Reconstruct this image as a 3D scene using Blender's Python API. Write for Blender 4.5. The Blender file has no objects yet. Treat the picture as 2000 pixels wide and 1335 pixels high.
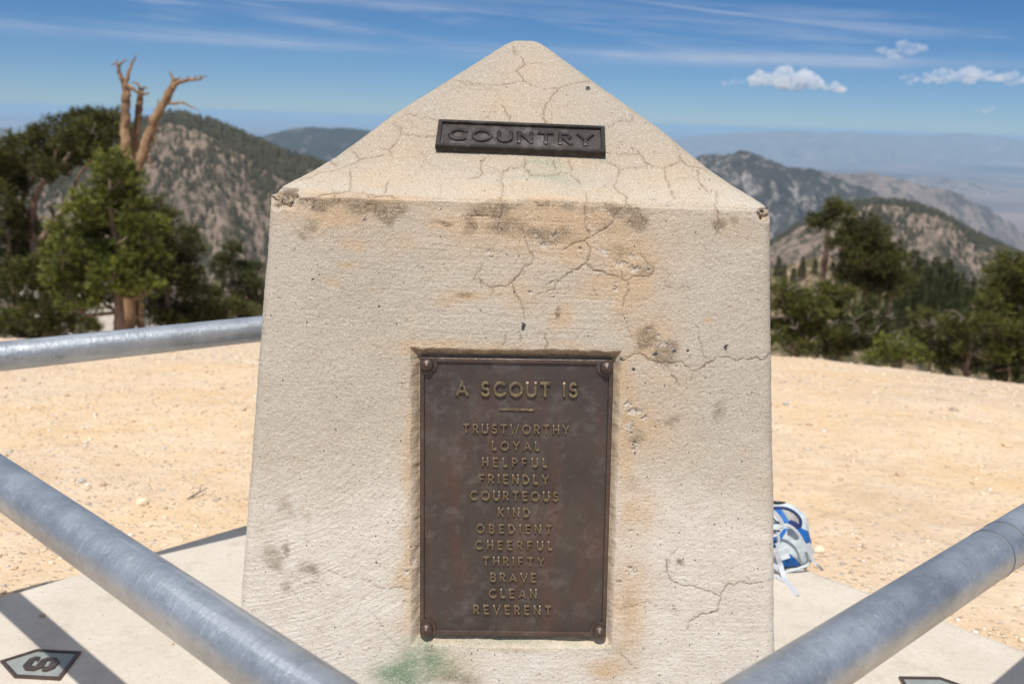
# Mountain-top concrete monument behind a galvanised pipe railing
import bpy, math, random
import numpy as np
from mathutils import Matrix, Vector

SC = bpy.context.scene
COL = SC.collection
R = math.radians
rng = np.random.default_rng(7)
random.seed(7)

# ------------------------------------------------------------------ camera frame
H = 1.32
PITCH, ROLL, FPX = R(12.56), R(1.815), 1944.0
CP, SP, CR, SR = math.cos(PITCH), math.sin(PITCH), math.cos(ROLL), math.sin(ROLL)

def ray(px, py):
    u = (px - 1000) / FPX; v = (py - 667.5) / FPX
    u2 = u * CR + v * SR; v2 = -u * SR + v * CR
    return np.array([u2, CP - v2 * SP, -(SP + v2 * CP)])

def at(px, py, Y):
    """world point seen at photo pixel px,py at forward distance Y (metres)"""
    d = ray(px, py)
    p = d * (Y / d[1]); p[2] += H
    return p

def hit_z(px, py, z=0.0):
    d = ray(px, py); t = (z - H) / d[2]
    p = d * t; p[2] += H
    return p

# ------------------------------------------------------------------ noise
def _h(ix, iy, iz, seed):
    n = (ix.astype(np.int64) * 374761393 + iy.astype(np.int64) * 668265263 + iz.astype(np.int64) * 2147483647 + seed * 1274126177) & 0xFFFFFFFF
    n = ((n ^ (n >> 13)) * 1274126177) & 0xFFFFFFFF
    n = (n ^ (n >> 16)) & 0xFFFFFFFF
    n = (n * 2246822519) & 0xFFFFFFFF
    n = n ^ (n >> 15)
    return n.astype(np.float64) / 4294967295.0

def vn(x, y, z=0.0, seed=0):
    x, y, z = np.broadcast_arrays(np.asarray(x, float), np.asarray(y, float), np.asarray(z, float))
    fx, fy, fz = np.floor(x), np.floor(y), np.floor(z)
    tx, ty, tz = x - fx, y - fy, z - fz
    tx = tx * tx * (3 - 2 * tx); ty = ty * ty * (3 - 2 * ty); tz = tz * tz * (3 - 2 * tz)
    ix, iy, iz = fx.astype(np.int64), fy.astype(np.int64), fz.astype(np.int64)
    flat = not np.any(tz)
    def pl(k):
        a = _h(ix, iy, iz + k, seed); b = _h(ix + 1, iy, iz + k, seed)
        c = _h(ix, iy + 1, iz + k, seed); d = _h(ix + 1, iy + 1, iz + k, seed)
        return (a * (1 - tx) + b * tx) * (1 - ty) + (c * (1 - tx) + d * tx) * ty
    if flat:
        return pl(0)
    return pl(0) * (1 - tz) + pl(1) * tz

def fbm(x, y, z=0.0, oct=4, seed=0, gain=.5):
    s = 0; a = 1; t = 0; f = 1
    for i in range(oct):
        s = s + a * vn(np.asarray(x) * f, np.asarray(y) * f, np.asarray(z) * f, seed + i * 17); t += a; a *= gain; f *= 2.03
    return s / t - .5

def sstep(a, b, x):
    t = np.clip((x - a) / (b - a), 0, 1); return t * t * (3 - 2 * t)

# ------------------------------------------------------------------ object helpers
def mesh_np(name, V, F, mat=None, smooth=False, attrs=None, parent=None, uniform=None):
    """V (n,3); F int array (m,k) or list of such arrays; attrs {name: (n,) or (n,4)}"""
    me = bpy.data.meshes.new(name)
    V = np.asarray(V, np.float32)
    Fs = F if isinstance(F, list) else [F]
    Fs = [np.asarray(f, np.int32) for f in Fs if len(f)]
    nl = sum(f.size for f in Fs); nf = sum(len(f) for f in Fs)
    me.vertices.add(len(V)); me.vertices.foreach_set('co', V.ravel())
    me.loops.add(nl); me.polygons.add(nf)
    me.loops.foreach_set('vertex_index', np.concatenate([f.ravel() for f in Fs]))
    tot = np.concatenate([np.full(len(f), f.shape[1], np.int32) for f in Fs])
    st = np.concatenate([[0], np.cumsum(tot)[:-1]]).astype(np.int32)
    me.polygons.foreach_set('loop_start', st); me.polygons.foreach_set('loop_total', tot)
    if smooth: me.polygons.foreach_set('use_smooth', np.ones(nf, bool))
    me.update(calc_edges=True); me.validate()
    for k, v in (attrs or {}).items():
        v = np.asarray(v, np.float32)
        if v.ndim == 1:
            at_ = me.attributes.new(k, 'FLOAT', 'POINT'); at_.data.foreach_set('value', v)
        else:
            at_ = me.attributes.new(k, 'FLOAT_COLOR', 'POINT'); at_.data.foreach_set('color', v.ravel())
    o = bpy.data.objects.new(name, me); COL.objects.link(o)
    if mat: me.materials.append(mat)
    if parent: o.parent = parent
    return o

def tag(o, label=None, cat=None, group=None, kind=None):
    if label: o['label'] = label
    if cat: o['category'] = cat
    if group: o['group'] = group
    if kind: o['kind'] = kind
    return o

def empty(name, loc, rz=0.0):
    o = bpy.data.objects.new(name, None); COL.objects.link(o)
    o.location = loc; o.rotation_euler = (0, 0, rz); o.empty_display_size = .1
    return o

class MB:
    """collects verts / faces of one mesh"""
    def __init__(s): s.v = []; s.f = []
    def add(s, V, F):
        n = len(s.v); s.v.extend([tuple(map(float, p)) for p in V]); s.f.extend([tuple(int(i) + n for i in f) for f in F])
    def build(s, name, mat, parent=None, smooth=False, M=None):
        me = bpy.data.meshes.new(name); me.from_pydata(s.v, [], s.f); me.update()
        if smooth:
            me.polygons.foreach_set('use_smooth', np.ones(len(me.polygons), bool))
        me.materials.append(mat)
        o = bpy.data.objects.new(name, me); COL.objects.link(o)
        if parent: o.parent = parent
        if M is not None: o.matrix_local = M
        return o

def tube(P, Rr, n=10, cap=True, wob=0.0, seed=0):
    """tube through points P with radii Rr -> V,F"""
    P = np.asarray(P, float); m = len(P)
    Rr = np.full(m, Rr, float) if np.isscalar(Rr) else np.asarray(Rr, float)
    T = np.gradient(P, axis=0); T /= np.linalg.norm(T, axis=1)[:, None] + 1e-12
    up = np.array([0, 0, 1.0]) if abs(T[0][2]) < .9 else np.array([1.0, 0, 0])
    V = []; a = np.arange(n) * 2 * np.pi / n
    rg = np.random.default_rng(seed)
    u = np.cross(up, T[0]); u /= np.linalg.norm(u)
    for i in range(m):
        u = u - T[i] * (u @ T[i]); u /= np.linalg.norm(u) + 1e-12
        w = np.cross(T[i], u)
        r = Rr[i] * (1 + wob * (rg.random(n) - .5))
        V.append(P[i] + np.outer(np.cos(a) * r, u) + np.outer(np.sin(a) * r, w))
    V = np.concatenate(V)
    F = [(i * n + j, i * n + (j + 1) % n, (i + 1) * n + (j + 1) % n, (i + 1) * n + j) for i in range(m - 1) for j in range(n)]
    if cap:
        F.append(tuple(range(n - 1, -1, -1))); F.append(tuple((m - 1) * n + j for j in range(n)))
    return V, F

def smooth_poly(P, k=6):
    """Catmull-Rom through points"""
    P = np.asarray(P, float)
    Q = np.vstack([2 * P[0] - P[1], P, 2 * P[-1] - P[-2]])
    out = []
    for i in range(1, len(Q) - 2):
        for t in np.arange(k) / k:
            out.append(.5 * (2 * Q[i] + (Q[i + 1] - Q[i - 1]) * t + (2 * Q[i - 1] - 5 * Q[i] + 4 * Q[i + 1] - Q[i + 2]) * t * t + (-Q[i - 1] + 3 * Q[i] - 3 * Q[i + 1] + Q[i + 2]) * t ** 3))
    out.append(P[-1]); return np.array(out)

def lathe(prof, n=24):
    V = []; F = []
    for r, z in prof:
        for j in range(n):
            a = 2 * np.pi * j / n; V.append((r * math.cos(a), r * math.sin(a), z))
    for i in range(len(prof) - 1):
        for j in range(n):
            F.append((i * n + j, i * n + (j + 1) % n, (i + 1) * n + (j + 1) % n, (i + 1) * n + j))
    F.append(tuple((len(prof) - 1) * n + j for j in range(n)))
    return V, F

# ------------------------------------------------------------------ node helpers
class NT:
    def __init__(s, name):
        s.m = bpy.data.materials.new(name); s.m.use_nodes = True
        s.t = s.m.node_tree; s.t.nodes.clear()
        s.out = s.n('ShaderNodeOutputMaterial'); s.b = s.n('ShaderNodeBsdfPrincipled')
        s.l(s.b.outputs[0], s.out.inputs[0]); s.tc = s.n('ShaderNodeTexCoord')
        s.obj = s.tc.outputs['Object']
    def n(s, ty, **k):
        x = s.t.nodes.new(ty)
        for a, b in k.items(): setattr(x, a, b)
        return x
    def l(s, a, b): s.t.links.new(a, b)
    def put(s, inp, v):
        if hasattr(v, 'is_output') or isinstance(v, bpy.types.NodeSocket): s.l(v, inp)
        else: inp.default_value = v
    def map(s, scale=(1, 1, 1), rot=(0, 0, 0), vec=None):
        m = s.n('ShaderNodeMapping'); m.inputs['Scale'].default_value = scale; m.inputs['Rotation'].default_value = rot
        s.l(vec or s.obj, m.inputs['Vector']); return m.outputs[0]
    def noise(s, scale, detail=4, rough=.55, vec=None, dist=0.0, color=False):
        x = s.n('ShaderNodeTexNoise'); s.l(vec or s.obj, x.inputs['Vector'])
        x.inputs['Scale'].default_value = scale; x.inputs['Detail'].default_value = detail
        x.inputs['Roughness'].default_value = rough; x.inputs['Distortion'].default_value = dist
        return x.outputs['Color' if color else 0]
    def voro(s, scale, feature='F1', vec=None, out='Distance', rand=1.0):
        x = s.n('ShaderNodeTexVoronoi', feature=feature); s.l(vec or s.obj, x.inputs['Vector'])
        x.inputs['Scale'].default_value = scale; x.inputs['Randomness'].default_value = rand
        return x.outputs[out]
    def ramp(s, fac, stops, interp='LINEAR'):
        r = s.n('ShaderNodeValToRGB'); r.color_ramp.interpolation = interp
        e = r.color_ramp.elements
        while len(e) < len(stops): e.new(.5)
        for i, (p, c) in enumerate(stops):
            e[i].position = p
            if isinstance(c, (int, float)): c = (c, c, c)
            e[i].color = (*c[:3], 1)
        s.l(fac, r.inputs[0]); return r.outputs[0]
    def mix(s, fac, a, b, mode='MIX'):
        x = s.n('ShaderNodeMix', data_type='RGBA', blend_type=mode)
        for i, v in ((0, fac), (6, a), (7, b)):
            if isinstance(v, tuple): v = (*v[:3], 1)
            s.put(x.inputs[i], v)
        return x.outputs[2]
    def math(s, op, a, b=0.0, clamp=False):
        x = s.n('ShaderNodeMath', operation=op, use_clamp=clamp); s.put(x.inputs[0], a); s.put(x.inputs[1], b); return x.outputs[0]
    def attr(s, name, out='Fac'):
        x = s.n('ShaderNodeAttribute', attribute_name=name); return x.outputs[out]
    def bump(s, h, dist, strength=1.0, normal=None):
        x = s.n('ShaderNodeBump'); s.put(x.inputs['Height'], h); x.inputs['Distance'].default_value = dist; x.inputs['Strength'].default_value = strength
        if normal is not None: s.l(normal, x.inputs['Normal'])
        return x.outputs[0]
    def fin(s, col=None, rough=None, metal=None, normal=None, spec=None):
        if col is not None: s.put(s.b.inputs['Base Color'], (*col, 1) if isinstance(col, tuple) and len(col) == 3 else col)
        if rough is not None: s.put(s.b.inputs['Roughness'], rough)
        if metal is not None: s.put(s.b.inputs['Metallic'], metal)
        if spec is not None: s.put(s.b.inputs['Specular IOR Level'], spec)
        if normal is not None: s.l(normal, s.b.inputs['Normal'])
        return s.m

# ------------------------------------------------------------------ materials
def CAPF(t, xyz, mid):
    # the finer render of the pyramid is a shade darker and pinker than the shaft
    return t.math('MULTIPLY', t.math('SUBTRACT', t.math('ADD', xyz.outputs[2], t.math('MULTIPLY', mid, .02)), 1.20), 14.0, True)

def m_concrete():
    t = NT('weathered_concrete')
    big = t.noise(3.2, 5, .6)
    mid = t.noise(28, 5, .6)
    fine = t.noise(420, 3, .6)
    grain = t.noise(900, 2, .7)
    base = t.ramp(big, [(.3, (.405, .355, .285)), (.7, (.475, .425, .355))])
    xyz = t.n('ShaderNodeSeparateXYZ'); t.l(t.obj, xyz.inputs[0])
    low = t.ramp(t.math('ADD', xyz.outputs[2], t.math('MULTIPLY', big, .5)), [(.85, .85), (1.25, 0)])
    base = t.mix(low, base, (.62, .58, .525))
    base = t.mix(t.math('MULTIPLY', t.ramp(mid, [(.4, 0), (.75, 1)]), .35), base, (.40, .33, .25))
    base = t.mix(t.math('MULTIPLY', CAPF(t, xyz, mid), .75), base, (.295, .25, .20))
    st = t.attr('stain'); st = t.math('MULTIPLY', st, t.ramp(mid, [(.25, .75), (.6, 1.0)]))
    base = t.mix(t.math('MULTIPLY', st, .85), base, (.475, .325, .185))
    dk = t.attr('dark'); dk = t.math('MULTIPLY', dk, t.ramp(t.noise(60, 5, .65), [(.3, .45), (.62, 1.0)]))
    base = t.mix(t.math('MULTIPLY', dk, .85), base, (.155, .115, .07))
    gr = t.attr('green'); gr = t.math('MULTIPLY', gr, t.ramp(mid, [(.3, .5), (.6, 1.0)]))
    base = t.mix(gr, base, (.155, .235, .15))
    base = t.mix(t.math('MULTIPLY', t.attr('pit'), .75), base, (.50, .455, .40))
    cr = t.math('MULTIPLY', t.attr('crack'), .75, True)
    base = t.mix(cr, base, (.17, .11, .065))
    # sand grains, light and dark
    base = t.mix(t.ramp(fine, [(.54, 0), (.66, .65)]), base, (.62, .57, .50))
    base = t.mix(t.ramp(fine, [(.33, .5), (.43, 0)]), base, (.24, .195, .145))
    v = t.n('ShaderNodeTexVoronoi'); t.l(t.obj, v.inputs['Vector']); v.inputs['Scale'].default_value = 95
    sep = t.n('ShaderNodeSeparateColor'); t.l(v.outputs['Color'], sep.inputs[0])
    spk = t.math('MULTIPLY', t.ramp(v.outputs['Distance'], [(.10, 1), (.17, 0)]), t.math('GREATER_THAN', sep.outputs[0], .90))
    base = t.mix(spk, base, (.035, .035, .04))
    spk2 = t.math('MULTIPLY', t.ramp(v.outputs['Distance'], [(.12, 1), (.2, 0)]), t.math('LESS_THAN', sep.outputs[0], .10))
    base = t.mix(t.math('MULTIPLY', spk2, .45), base, (.66, .62, .56))
    v3 = t.n('ShaderNodeTexVoronoi'); t.l(t.obj, v3.inputs['Vector']); v3.inputs['Scale'].default_value = 260
    s3 = t.n('ShaderNodeSeparateColor'); t.l(v3.outputs['Color'], s3.inputs[0])
    base = t.mix(t.math('MULTIPLY', t.math('MULTIPLY', t.ramp(v3.outputs['Distance'], [(.2, 1), (.34, 0)]), t.math('GREATER_THAN', s3.outputs[0], .87)), .75), base, (.12, .095, .07))
    spk3 = t.math('MULTIPLY', t.ramp(v.outputs['Distance'], [(.10, 1), (.2, 0)]), t.math('GREATER_THAN', sep.outputs[1], .95))
    base = t.mix(t.math('MULTIPLY', spk3, .7), base, (.55, .28, .12))
    # crazing: hairline web, broken up
    wv = t.n('ShaderNodeVectorMath', operation='ADD'); t.l(t.obj, wv.inputs[0])
    sc_ = t.n('ShaderNodeVectorMath', operation='SCALE'); t.l(t.noise(14, 5, .65, color=True), sc_.inputs[0]); sc_.inputs['Scale'].default_value = .09; t.l(sc_.outputs[0], wv.inputs[1])
    ed = t.voro(8.5, 'DISTANCE_TO_EDGE', vec=wv.outputs[0])
    hair = t.math('MULTIPLY', t.ramp(ed, [(.006, 1), (.018, 0)]), t.ramp(t.noise(5, 4, .6), [(.46, 0), (.60, 1)]))
    zone = t.math('ADD', t.math('MULTIPLY', t.math('SUBTRACT', xyz.outputs[2], 1.0), 2.5, True), .15, True)
    base = t.mix(t.math('MULTIPLY', t.math('MULTIPLY', hair, zone), .45), base, (.22, .15, .09))
    base = t.mix(t.attr('lump'), base, (.05, .055, .06))
    h = t.math('ADD', t.math('MULTIPLY', fine, .8), t.math('MULTIPLY', grain, .5))
    h = t.math('ADD', h, t.math('MULTIPLY', t.noise(150, 4, .6), 1.0))
    h = t.math('ADD', h, t.math('MULTIPLY', t.noise(1, 3, .6, vec=t.map((170, 170, 560))), .9))
    nrm = t.bump(h, .0011, .8)
    return t.fin(base, .93, 0, nrm, .25)

def m_slab():
    t = NT('slab_concrete')
    a = t.noise(4, 5, .6); b = t.noise(60, 4, .6); c = t.noise(300, 3, .6)
    base = t.ramp(a, [(.3, (.50, .445, .375)), (.7, (.57, .515, .44))])
    base = t.mix(t.math('MULTIPLY', t.ramp(b, [(.45, 0), (.75, 1)]), .45), base, (.43, .36, .28))
    base = t.mix(t.ramp(c, [(.6, 0), (.75, .6)]), base, (.66, .62, .56))
    base = t.mix(t.ramp(t.noise(9, 6, .7), [(.52, 0), (.70, .5)]), base, (.38, .32, .255))
    base = t.mix(t.ramp(c, [(.28, .5), (.4, 0)]), base, (.26, .22, .18))
    v = t.n('ShaderNodeTexVoronoi'); t.l(t.obj, v.inputs['Vector']); v.inputs['Scale'].default_value = 60
    sep = t.n('ShaderNodeSeparateColor'); t.l(v.outputs['Color'], sep.inputs[0])
    spk = t.math('MULTIPLY', t.ramp(v.outputs['Distance'], [(.08, 1), (.15, 0)]), t.math('GREATER_THAN', sep.outputs[0], .93))
    base = t.mix(spk, base, (.16, .10, .06))
    return t.fin(base, .92, 0, t.bump(t.math('ADD', c, t.math('MULTIPLY', b, 1.5)), .0015, .8), .25)

def m_ground():
    t = NT('sandy_ground')
    big = t.noise(.35, 5, .6); a = t.noise(1.6, 6, .6); b = t.noise(9, 5, .65); c = t.noise(70, 4, .7)
    base = t.ramp(a, [(.3, (.63, .425, .230)), (.5, (.65, .475, .295)), (.72, (.67, .53, .375))])
    base = t.mix(t.ramp(big, [(.42, 0), (.60, .65)]), base, (.55, .435, .335))
    base = t.mix(t.ramp(t.noise(.9, 6, .7, dist=.8), [(.54, 0), (.64, .5)]), base, (.50, .36, .22))
    base = t.mix(t.math('MULTIPLY', t.ramp(b, [(.45, 0), (.7, 1)]), .5), base, (.70, .58, .44))
    v = t.n('ShaderNodeTexVoronoi'); t.l(t.obj, v.inputs['Vector']); v.inputs['Scale'].default_value = 42
    sep = t.n('ShaderNodeSeparateColor'); t.l(v.outputs['Color'], sep.inputs[0])
    peb = t.math('MULTIPLY', t.ramp(v.outputs['Distance'], [(.22, 1), (.38, 0)]), t.math('GREATER_THAN', t.math('ADD', sep.outputs[0], t.math('MULTIPLY', b, .7)), .72))
    pc = t.ramp(sep.outputs[1], [(.0, (.74, .64, .50)), (.5, (.58, .43, .28)), (.78, (.38, .26, .17)), (.9, (.40, .39, .39)), (1, (.74, .68, .60))])
    base = t.mix(t.math('MULTIPLY', peb, .8), base, pc)
    base = t.mix(t.ramp(c, [(.3, .5), (.42, 0)]), base, (.38, .25, .14))
    base = t.mix(t.ramp(c, [(.6, 0), (.74, .5)]), base, (.78, .68, .55))
    # far away (the slopes below the summit) the soil is darker scrub
    geo = t.n('ShaderNodeNewGeometry'); sx = t.n('ShaderNodeSeparateXYZ'); t.l(geo.outputs['Position'], sx.inputs[0])
    far = t.math('LESS_THAN', sx.outputs[2], -14.0)
    sc = t.noise(.02, 8, .6)
    farc = t.ramp(sc, [(.35, (.10, .10, .06)), (.5, (.24, .19, .14)), (.65, (.36, .29, .22))])
    desert = t.math('LESS_THAN', sx.outputs[2], -600.0)
    dn = t.noise(.00022, 6, .55); farc = t.mix(desert, farc, t.ramp(dn, [(.35, (.07, .06, .06)), (.5, (.15, .115, .105)), (.64, (.25, .19, .165))]))
    base = t.mix(far, base, farc)
    h = t.math('ADD', t.math('MULTIPLY', b, 2.4), t.math('ADD', t.math('MULTIPLY', c, .8), t.math('MULTIPLY', peb, .55)))
    return t.fin(base, .95, 0, t.bump(h, .011, .85), .2)

def m_stone():
    t = NT('loose_stone')
    tint = t.attr('tint')
    base = t.ramp(tint, [(.0, (.66, .52, .36)), (.35, (.72, .60, .46)), (.6, (.58, .42, .27)), (.8, (.36, .25, .17)), (.88, (.36, .355, .36)), (1, (.74, .68, .61))])
    base = t.mix(t.math('MULTIPLY', t.noise(120, 4, .6), .5), base, (.55, .42, .30))
    return t.fin(base, .9, 0, t.bump(t.noise(160, 4, .6), .002, .7), .2)

def m_bronze(name, base1, base2, red, grime=.35, rough=.42, metal=.55):
    t = NT(name)
    a = t.noise(7, 5, .6); b = t.noise(40, 5, .65); g = t.noise(330, 3, .6)
    strk = t.noise(10, 5, .6, vec=t.map((2.2, .45, 1)))
    base = t.ramp(a, [(.35, base1), (.65, base2)])
    base = t.mix(t.ramp(strk, [(.5, 0), (.72, .6)]), base, red)
    base = t.mix(t.math('MULTIPLY', t.ramp(b, [(.5, 0), (.78, 1)]), grime), base, (.30, .28, .27))
    base = t.mix(t.ramp(g, [(.68, 0), (.78, .5)]), base, (.45, .36, .28))
    h = t.math('ADD', t.noise(190, 4, .65), t.math('MULTIPLY', g, .5))
    r = t.math('ADD', t.math('MULTIPLY', b, .3), rough - .15)
    return t.fin(base, r, metal, t.bump(h, .0013, .9), .4)

def m_plain(name, col, rough=.5, metal=0.0, bumpy=None, var=.25, scale=30, dark=None):
    t = NT(name)
    n = t.noise(scale, 4, .6)
    d = dark or tuple(c * (1 - var) for c in col)
    base = t.ramp(n, [(.3, d), (.7, col)])
    nr = t.bump(t.noise(bumpy[0], 4, .6), bumpy[1], .8) if bumpy else None
    return t.fin(base, rough, metal, nr)

def m_galv():
    t = NT('galvanised_steel')
    # object Z runs along the pipe
    lon = t.map((1, 1, .35)); lat = t.map((1, 1, 3.0))
    a = t.noise(16, 5, .6); b = t.noise(80, 4, .65, vec=lon); d = t.noise(55, 5, .7, vec=lat); c = t.noise(500, 2, .6)
    base = t.ramp(a, [(.3, (.345, .375, .405)), (.7, (.50, .53, .56))])
    base = t.mix(t.ramp(b, [(.56, 0), (.74, .4)]), base, (.20, .21, .23))
    base = t.mix(t.ramp(d, [(.58, 0), (.68, .6)]), base, (.62, .66, .70))
    base = t.mix(t.ramp(t.noise(5, 6, .65, vec=t.map((1, 1, .5))), [(.46, 0), (.62, .65)]), base, (.20, .22, .25))
    scr = t.noise(26, 3, .7, vec=t.map((1, 1, .04)), dist=.2)
    base = t.mix(t.ramp(scr, [(.62, 0), (.66, .5)]), base, (.66, .69, .72))
    base = t.mix(t.ramp(t.noise(210, 3, .7), [(.6, 0), (.7, .6)]), base, (.62, .64, .66))
    base = t.mix(t.ramp(t.noise(170, 3, .7), [(.64, 0), (.72, .6)]), base, (.12, .12, .13))
    base = t.mix(t.ramp(t.noise(30, 6, .75), [(.66, 0), (.72, .55)]), base, (.22, .17, .13))
    r = t.math('ADD', t.math('MULTIPLY', d, .28), .30)
    h = t.math('ADD', d, t.math('ADD', t.math('MULTIPLY', c, .3), b))
    return t.fin(base, r, .75, t.bump(h, .0013, .9), .5)

def m_foliage(name, c1, c2, c3):
    t = NT(name)
    tint = t.attr('tint')
    base = t.ramp(tint, [(0, c1), (.55, c2), (1, c3)])
    t.fin(base, .55, 0, None, .35)
    tr = t.n('ShaderNodeBsdfTranslucent'); t.l(base, tr.inputs[0])
    mx = t.n('ShaderNodeMixShader'); mx.inputs[0].default_value = .10
    t.l(t.b.outputs[0], mx.inputs[1]); t.l(tr.outputs[0], mx.inputs[2]); t.l(mx.outputs[0], t.out.inputs[0])
    return t.m

def m_bark(name, c1, c2, c3):
    t = NT(name)
    s = t.map((1, 1, .12)); a = t.noise(16, 6, .7, vec=s, dist=.4); b = t.noise(2.5, 4, .6)
    base = t.ramp(a, [(.3, c1), (.5, c2), (.68, c3)])
    base = t.mix(t.ramp(b, [(.45, 0), (.7, .6)]), base, c1)
    return t.fin(base, .85, 0, t.bump(a, .03, 1.0), .2)

def m_rock_hill(name, rock, rock2, scrub, amount=.5, scale=.02):
    """bare rock, scree chutes and low scrub; the trees on it are modelled"""
    t = NT(name)
    st = t.map((1, 1, .35))
    a = t.noise(scale, 9, .62, vec=st, dist=.6); b = t.noise(scale * 5, 7, .65, vec=st); c = t.noise(scale * 22, 5, .65)
    base = t.ramp(a, [(.35, rock2), (.6, rock)])
    base = t.mix(t.ramp(c, [(.5, 0), (.62, .55)]), base, tuple(min(1, x * 1.35) for x in rock))
    f = t.ramp(b, [(amount - .06, 1), (amount + .05, 0)])
    base = t.mix(t.math('MULTIPLY', f, .85), base, scrub)
    return t.fin(base, .95, 0, t.bump(t.math('ADD', b, t.math('MULTIPLY', c, .4)), .12 / scale, .8), .1)

M_CONC = m_concrete(); M_SLAB = m_slab(); M_GROUND = m_ground(); M_STONE = m_stone()
M_BRONZE = m_bronze('brown_bronze', (.070, .057, .052), (.105, .082, .070), (.135, .066, .050), .28)
M_BFRAME = m_bronze('bronze_border', (.085, .062, .052), (.115, .082, .064), (.13, .075, .05), .2, .36)
M_BLACK = m_bronze('black_bronze', (.055, .047, .043), (.075, .062, .056), (.07, .05, .04), .5, .45)
M_BLACK2 = m_bronze('black_bronze_letter', (.03, .025, .023), (.042, .034, .030), (.045, .03, .024), .25, .42)
M_GREY = m_bronze('grey_green_bronze', (.22, .245, .235), (.30, .32, .30), (.17, .18, .17), .5, .6, .1)
M_GALV = m_galv()

def m_letter():
    t = NT('rubbed_brass_letter')
    g = t.noise(120, 4, .6); g2 = t.noise(60, 3, .6)
    base = t.ramp(g, [(.35, (.13, .094, .06)), (.65, (.205, .15, .095))])
    base = t.mix(t.ramp(g2, [(.58, 0), (.70, .6)]), base, (.42, .38, .14))
    base = t.mix(t.ramp(t.noise(90, 3, .6, vec=t.map((1, 1, 1), (0, 0, 1))), [(.64, 0), (.72, .8)]), base, (.36, .42, .40))
    return t.fin(base, .42, .55, t.bump(t.noise(400, 3, .6), .0006, .6), .5)
M_LETTER = m_letter()

# ================================================================== THE MONUMENT
CX, CY, PSI = 0.0066, 2.16, R(.12)
W0, TP = .4311, .0772
ZS, ZA = H - .1354, H + .1796
LS = math.hypot(W0, ZA - ZS)
RCN = .022
mon = empty('stone_monument', (CX, CY, 0), PSI)
tag(mon, 'weathered cream concrete pillar with a pyramid top and bronze plaques, inside the pipe railing', 'monument')

def surf(px, py):
    """photo pixel -> (a, s) on the monument's front (s = height up the face, running on up the pyramid)"""
    d = ray(px, py); c, s_ = math.cos(PSI), math.sin(PSI)
    lx0, ly0 = -CX * c - CY * s_, CX * s_ - CY * c
    dx, dy, dz = d[0] * c + d[1] * s_, -d[0] * s_ + d[1] * c, d[2]
    # -ly = W0 + (ZS-z)*TP
    t = (-ly0 - W0 - ZS * TP + H * TP) / (dy - dz * TP)
    z = H + t * dz
    if z <= ZS: return lx0 + t * dx, z
    k = (ZA - ZS) / W0      # z = ZS + k*(W0+ly)
    t = (ZS + k * (W0 + ly0) - H) / (dz - k * dy)
    z = H + t * dz
    return lx0 + t * dx, ZS + (z - ZS) / (ZA - ZS) * LS

def SP_(pts): return np.array([surf(*p) for p in pts])
def zz(x0, y0, k, pts): return [(x0 + x / k, y0 + y / k) for x, y in pts]

CRACKS = []
def ck(w, x0, y0, k, *lines):
    for ln in lines: CRACKS.append((w, SP_(zz(x0, y0, k, ln))))
ck(1.0, 460, 60, 3.337,
   [(1320,592),(1240,565),(1190,560),(1125,535),(1070,570),(1020,598),(1085,630),(1075,665),(1040,705),(1000,735),(1025,785)],
   [(1085,655),(1200,668),(1310,675)], [(1000,740),(940,738)],
   [(960,780),(820,800),(770,830),(700,860),(620,885),(540,890),(490,930),(410,950)],
   [(750,740),(800,800)], [(725,855),(755,890),(745,960),(745,1035)], [(600,815),(665,850)],
   [(985,950),(985,1050)], [(380,1110),(460,1095),(510,1090),(560,1060),(640,1050),(740,1040),(850,1050),(920,1070),(1020,1060),(1030,1080)],
   [(1620,795),(1590,860),(1610,890),(1580,925),(1510,930)],
   [(1790,855),(1760,880),(1730,930),(1750,1000),(1735,1090),(1740,1150),(1720,1220),(1700,1300)],
   [(1480,1220),(1560,1200),(1690,1200),(1720,1225)], [(870,1060),(880,1130),(830,1170)], [(900,1070),(910,1150),(920,1200)],
   [(1740,490),(1790,560),(1790,610)], [(650,1060),(670,1120)], [(510,1090),(505,1160)], [(1430,330),(1520,335),(1620,350),(1700,360),(1780,345)])
ck(1.0, 1000, 60, 2.67,
   [(5,80),(15,120),(60,150),(70,175),(40,200),(25,215),(60,260),(110,290),(160,305),(240,298),(330,270),(410,255)],
   [(240,300),(200,360),(170,400),(165,440),(175,490)], [(475,510),(520,490),(560,465),(620,470),(640,440)],
   [(495,612),(560,620),(640,618),(670,615),(700,660),(740,680),(790,685),(850,670),(885,655),(875,610),(850,585)],
   [(670,615),(620,590)], [(885,655),(940,680),(1010,695),(1040,720)], [(970,700),(975,760),(1030,820)],
   [(800,685),(795,730),(830,800),(850,870)],
   [(495,660),(540,675),(570,695),(545,750),(535,790),(560,820),(595,850),(605,900),(560,940),(500,1020),(455,1050),(400,1085),(385,1100),(410,1150),(390,1190),(380,1215)],
   [(570,695),(640,680),(700,680)], [(385,830),(395,880),(380,940),(380,1000),(405,1060)],
   [(380,1215),(340,1240),(290,1270),(240,1300),(180,1330)], [(380,1215),(430,1250),(500,1270),(560,1290)],
   [(70,1080),(80,1130),(105,1170),(100,1210),(50,1260),(10,1300),(-20,1330)],
   [(180,880),(180,920),(120,885)], [(1070,820),(1065,900),(1070,1000),(1065,1030)], [(385,1100),(330,1100),(280,1130)],
   [(70,640),(65,680),(90,730),(150,730),(230,730),(260,705),(300,720),(355,775)], [(215,650),(225,700)], [(300,650),(310,715)],
   [(605,900),(650,920),(680,1000)], [(60,260),(0,270)], [(0,690),(40,685),(65,680)], [(150,170),(90,170)])
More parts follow.
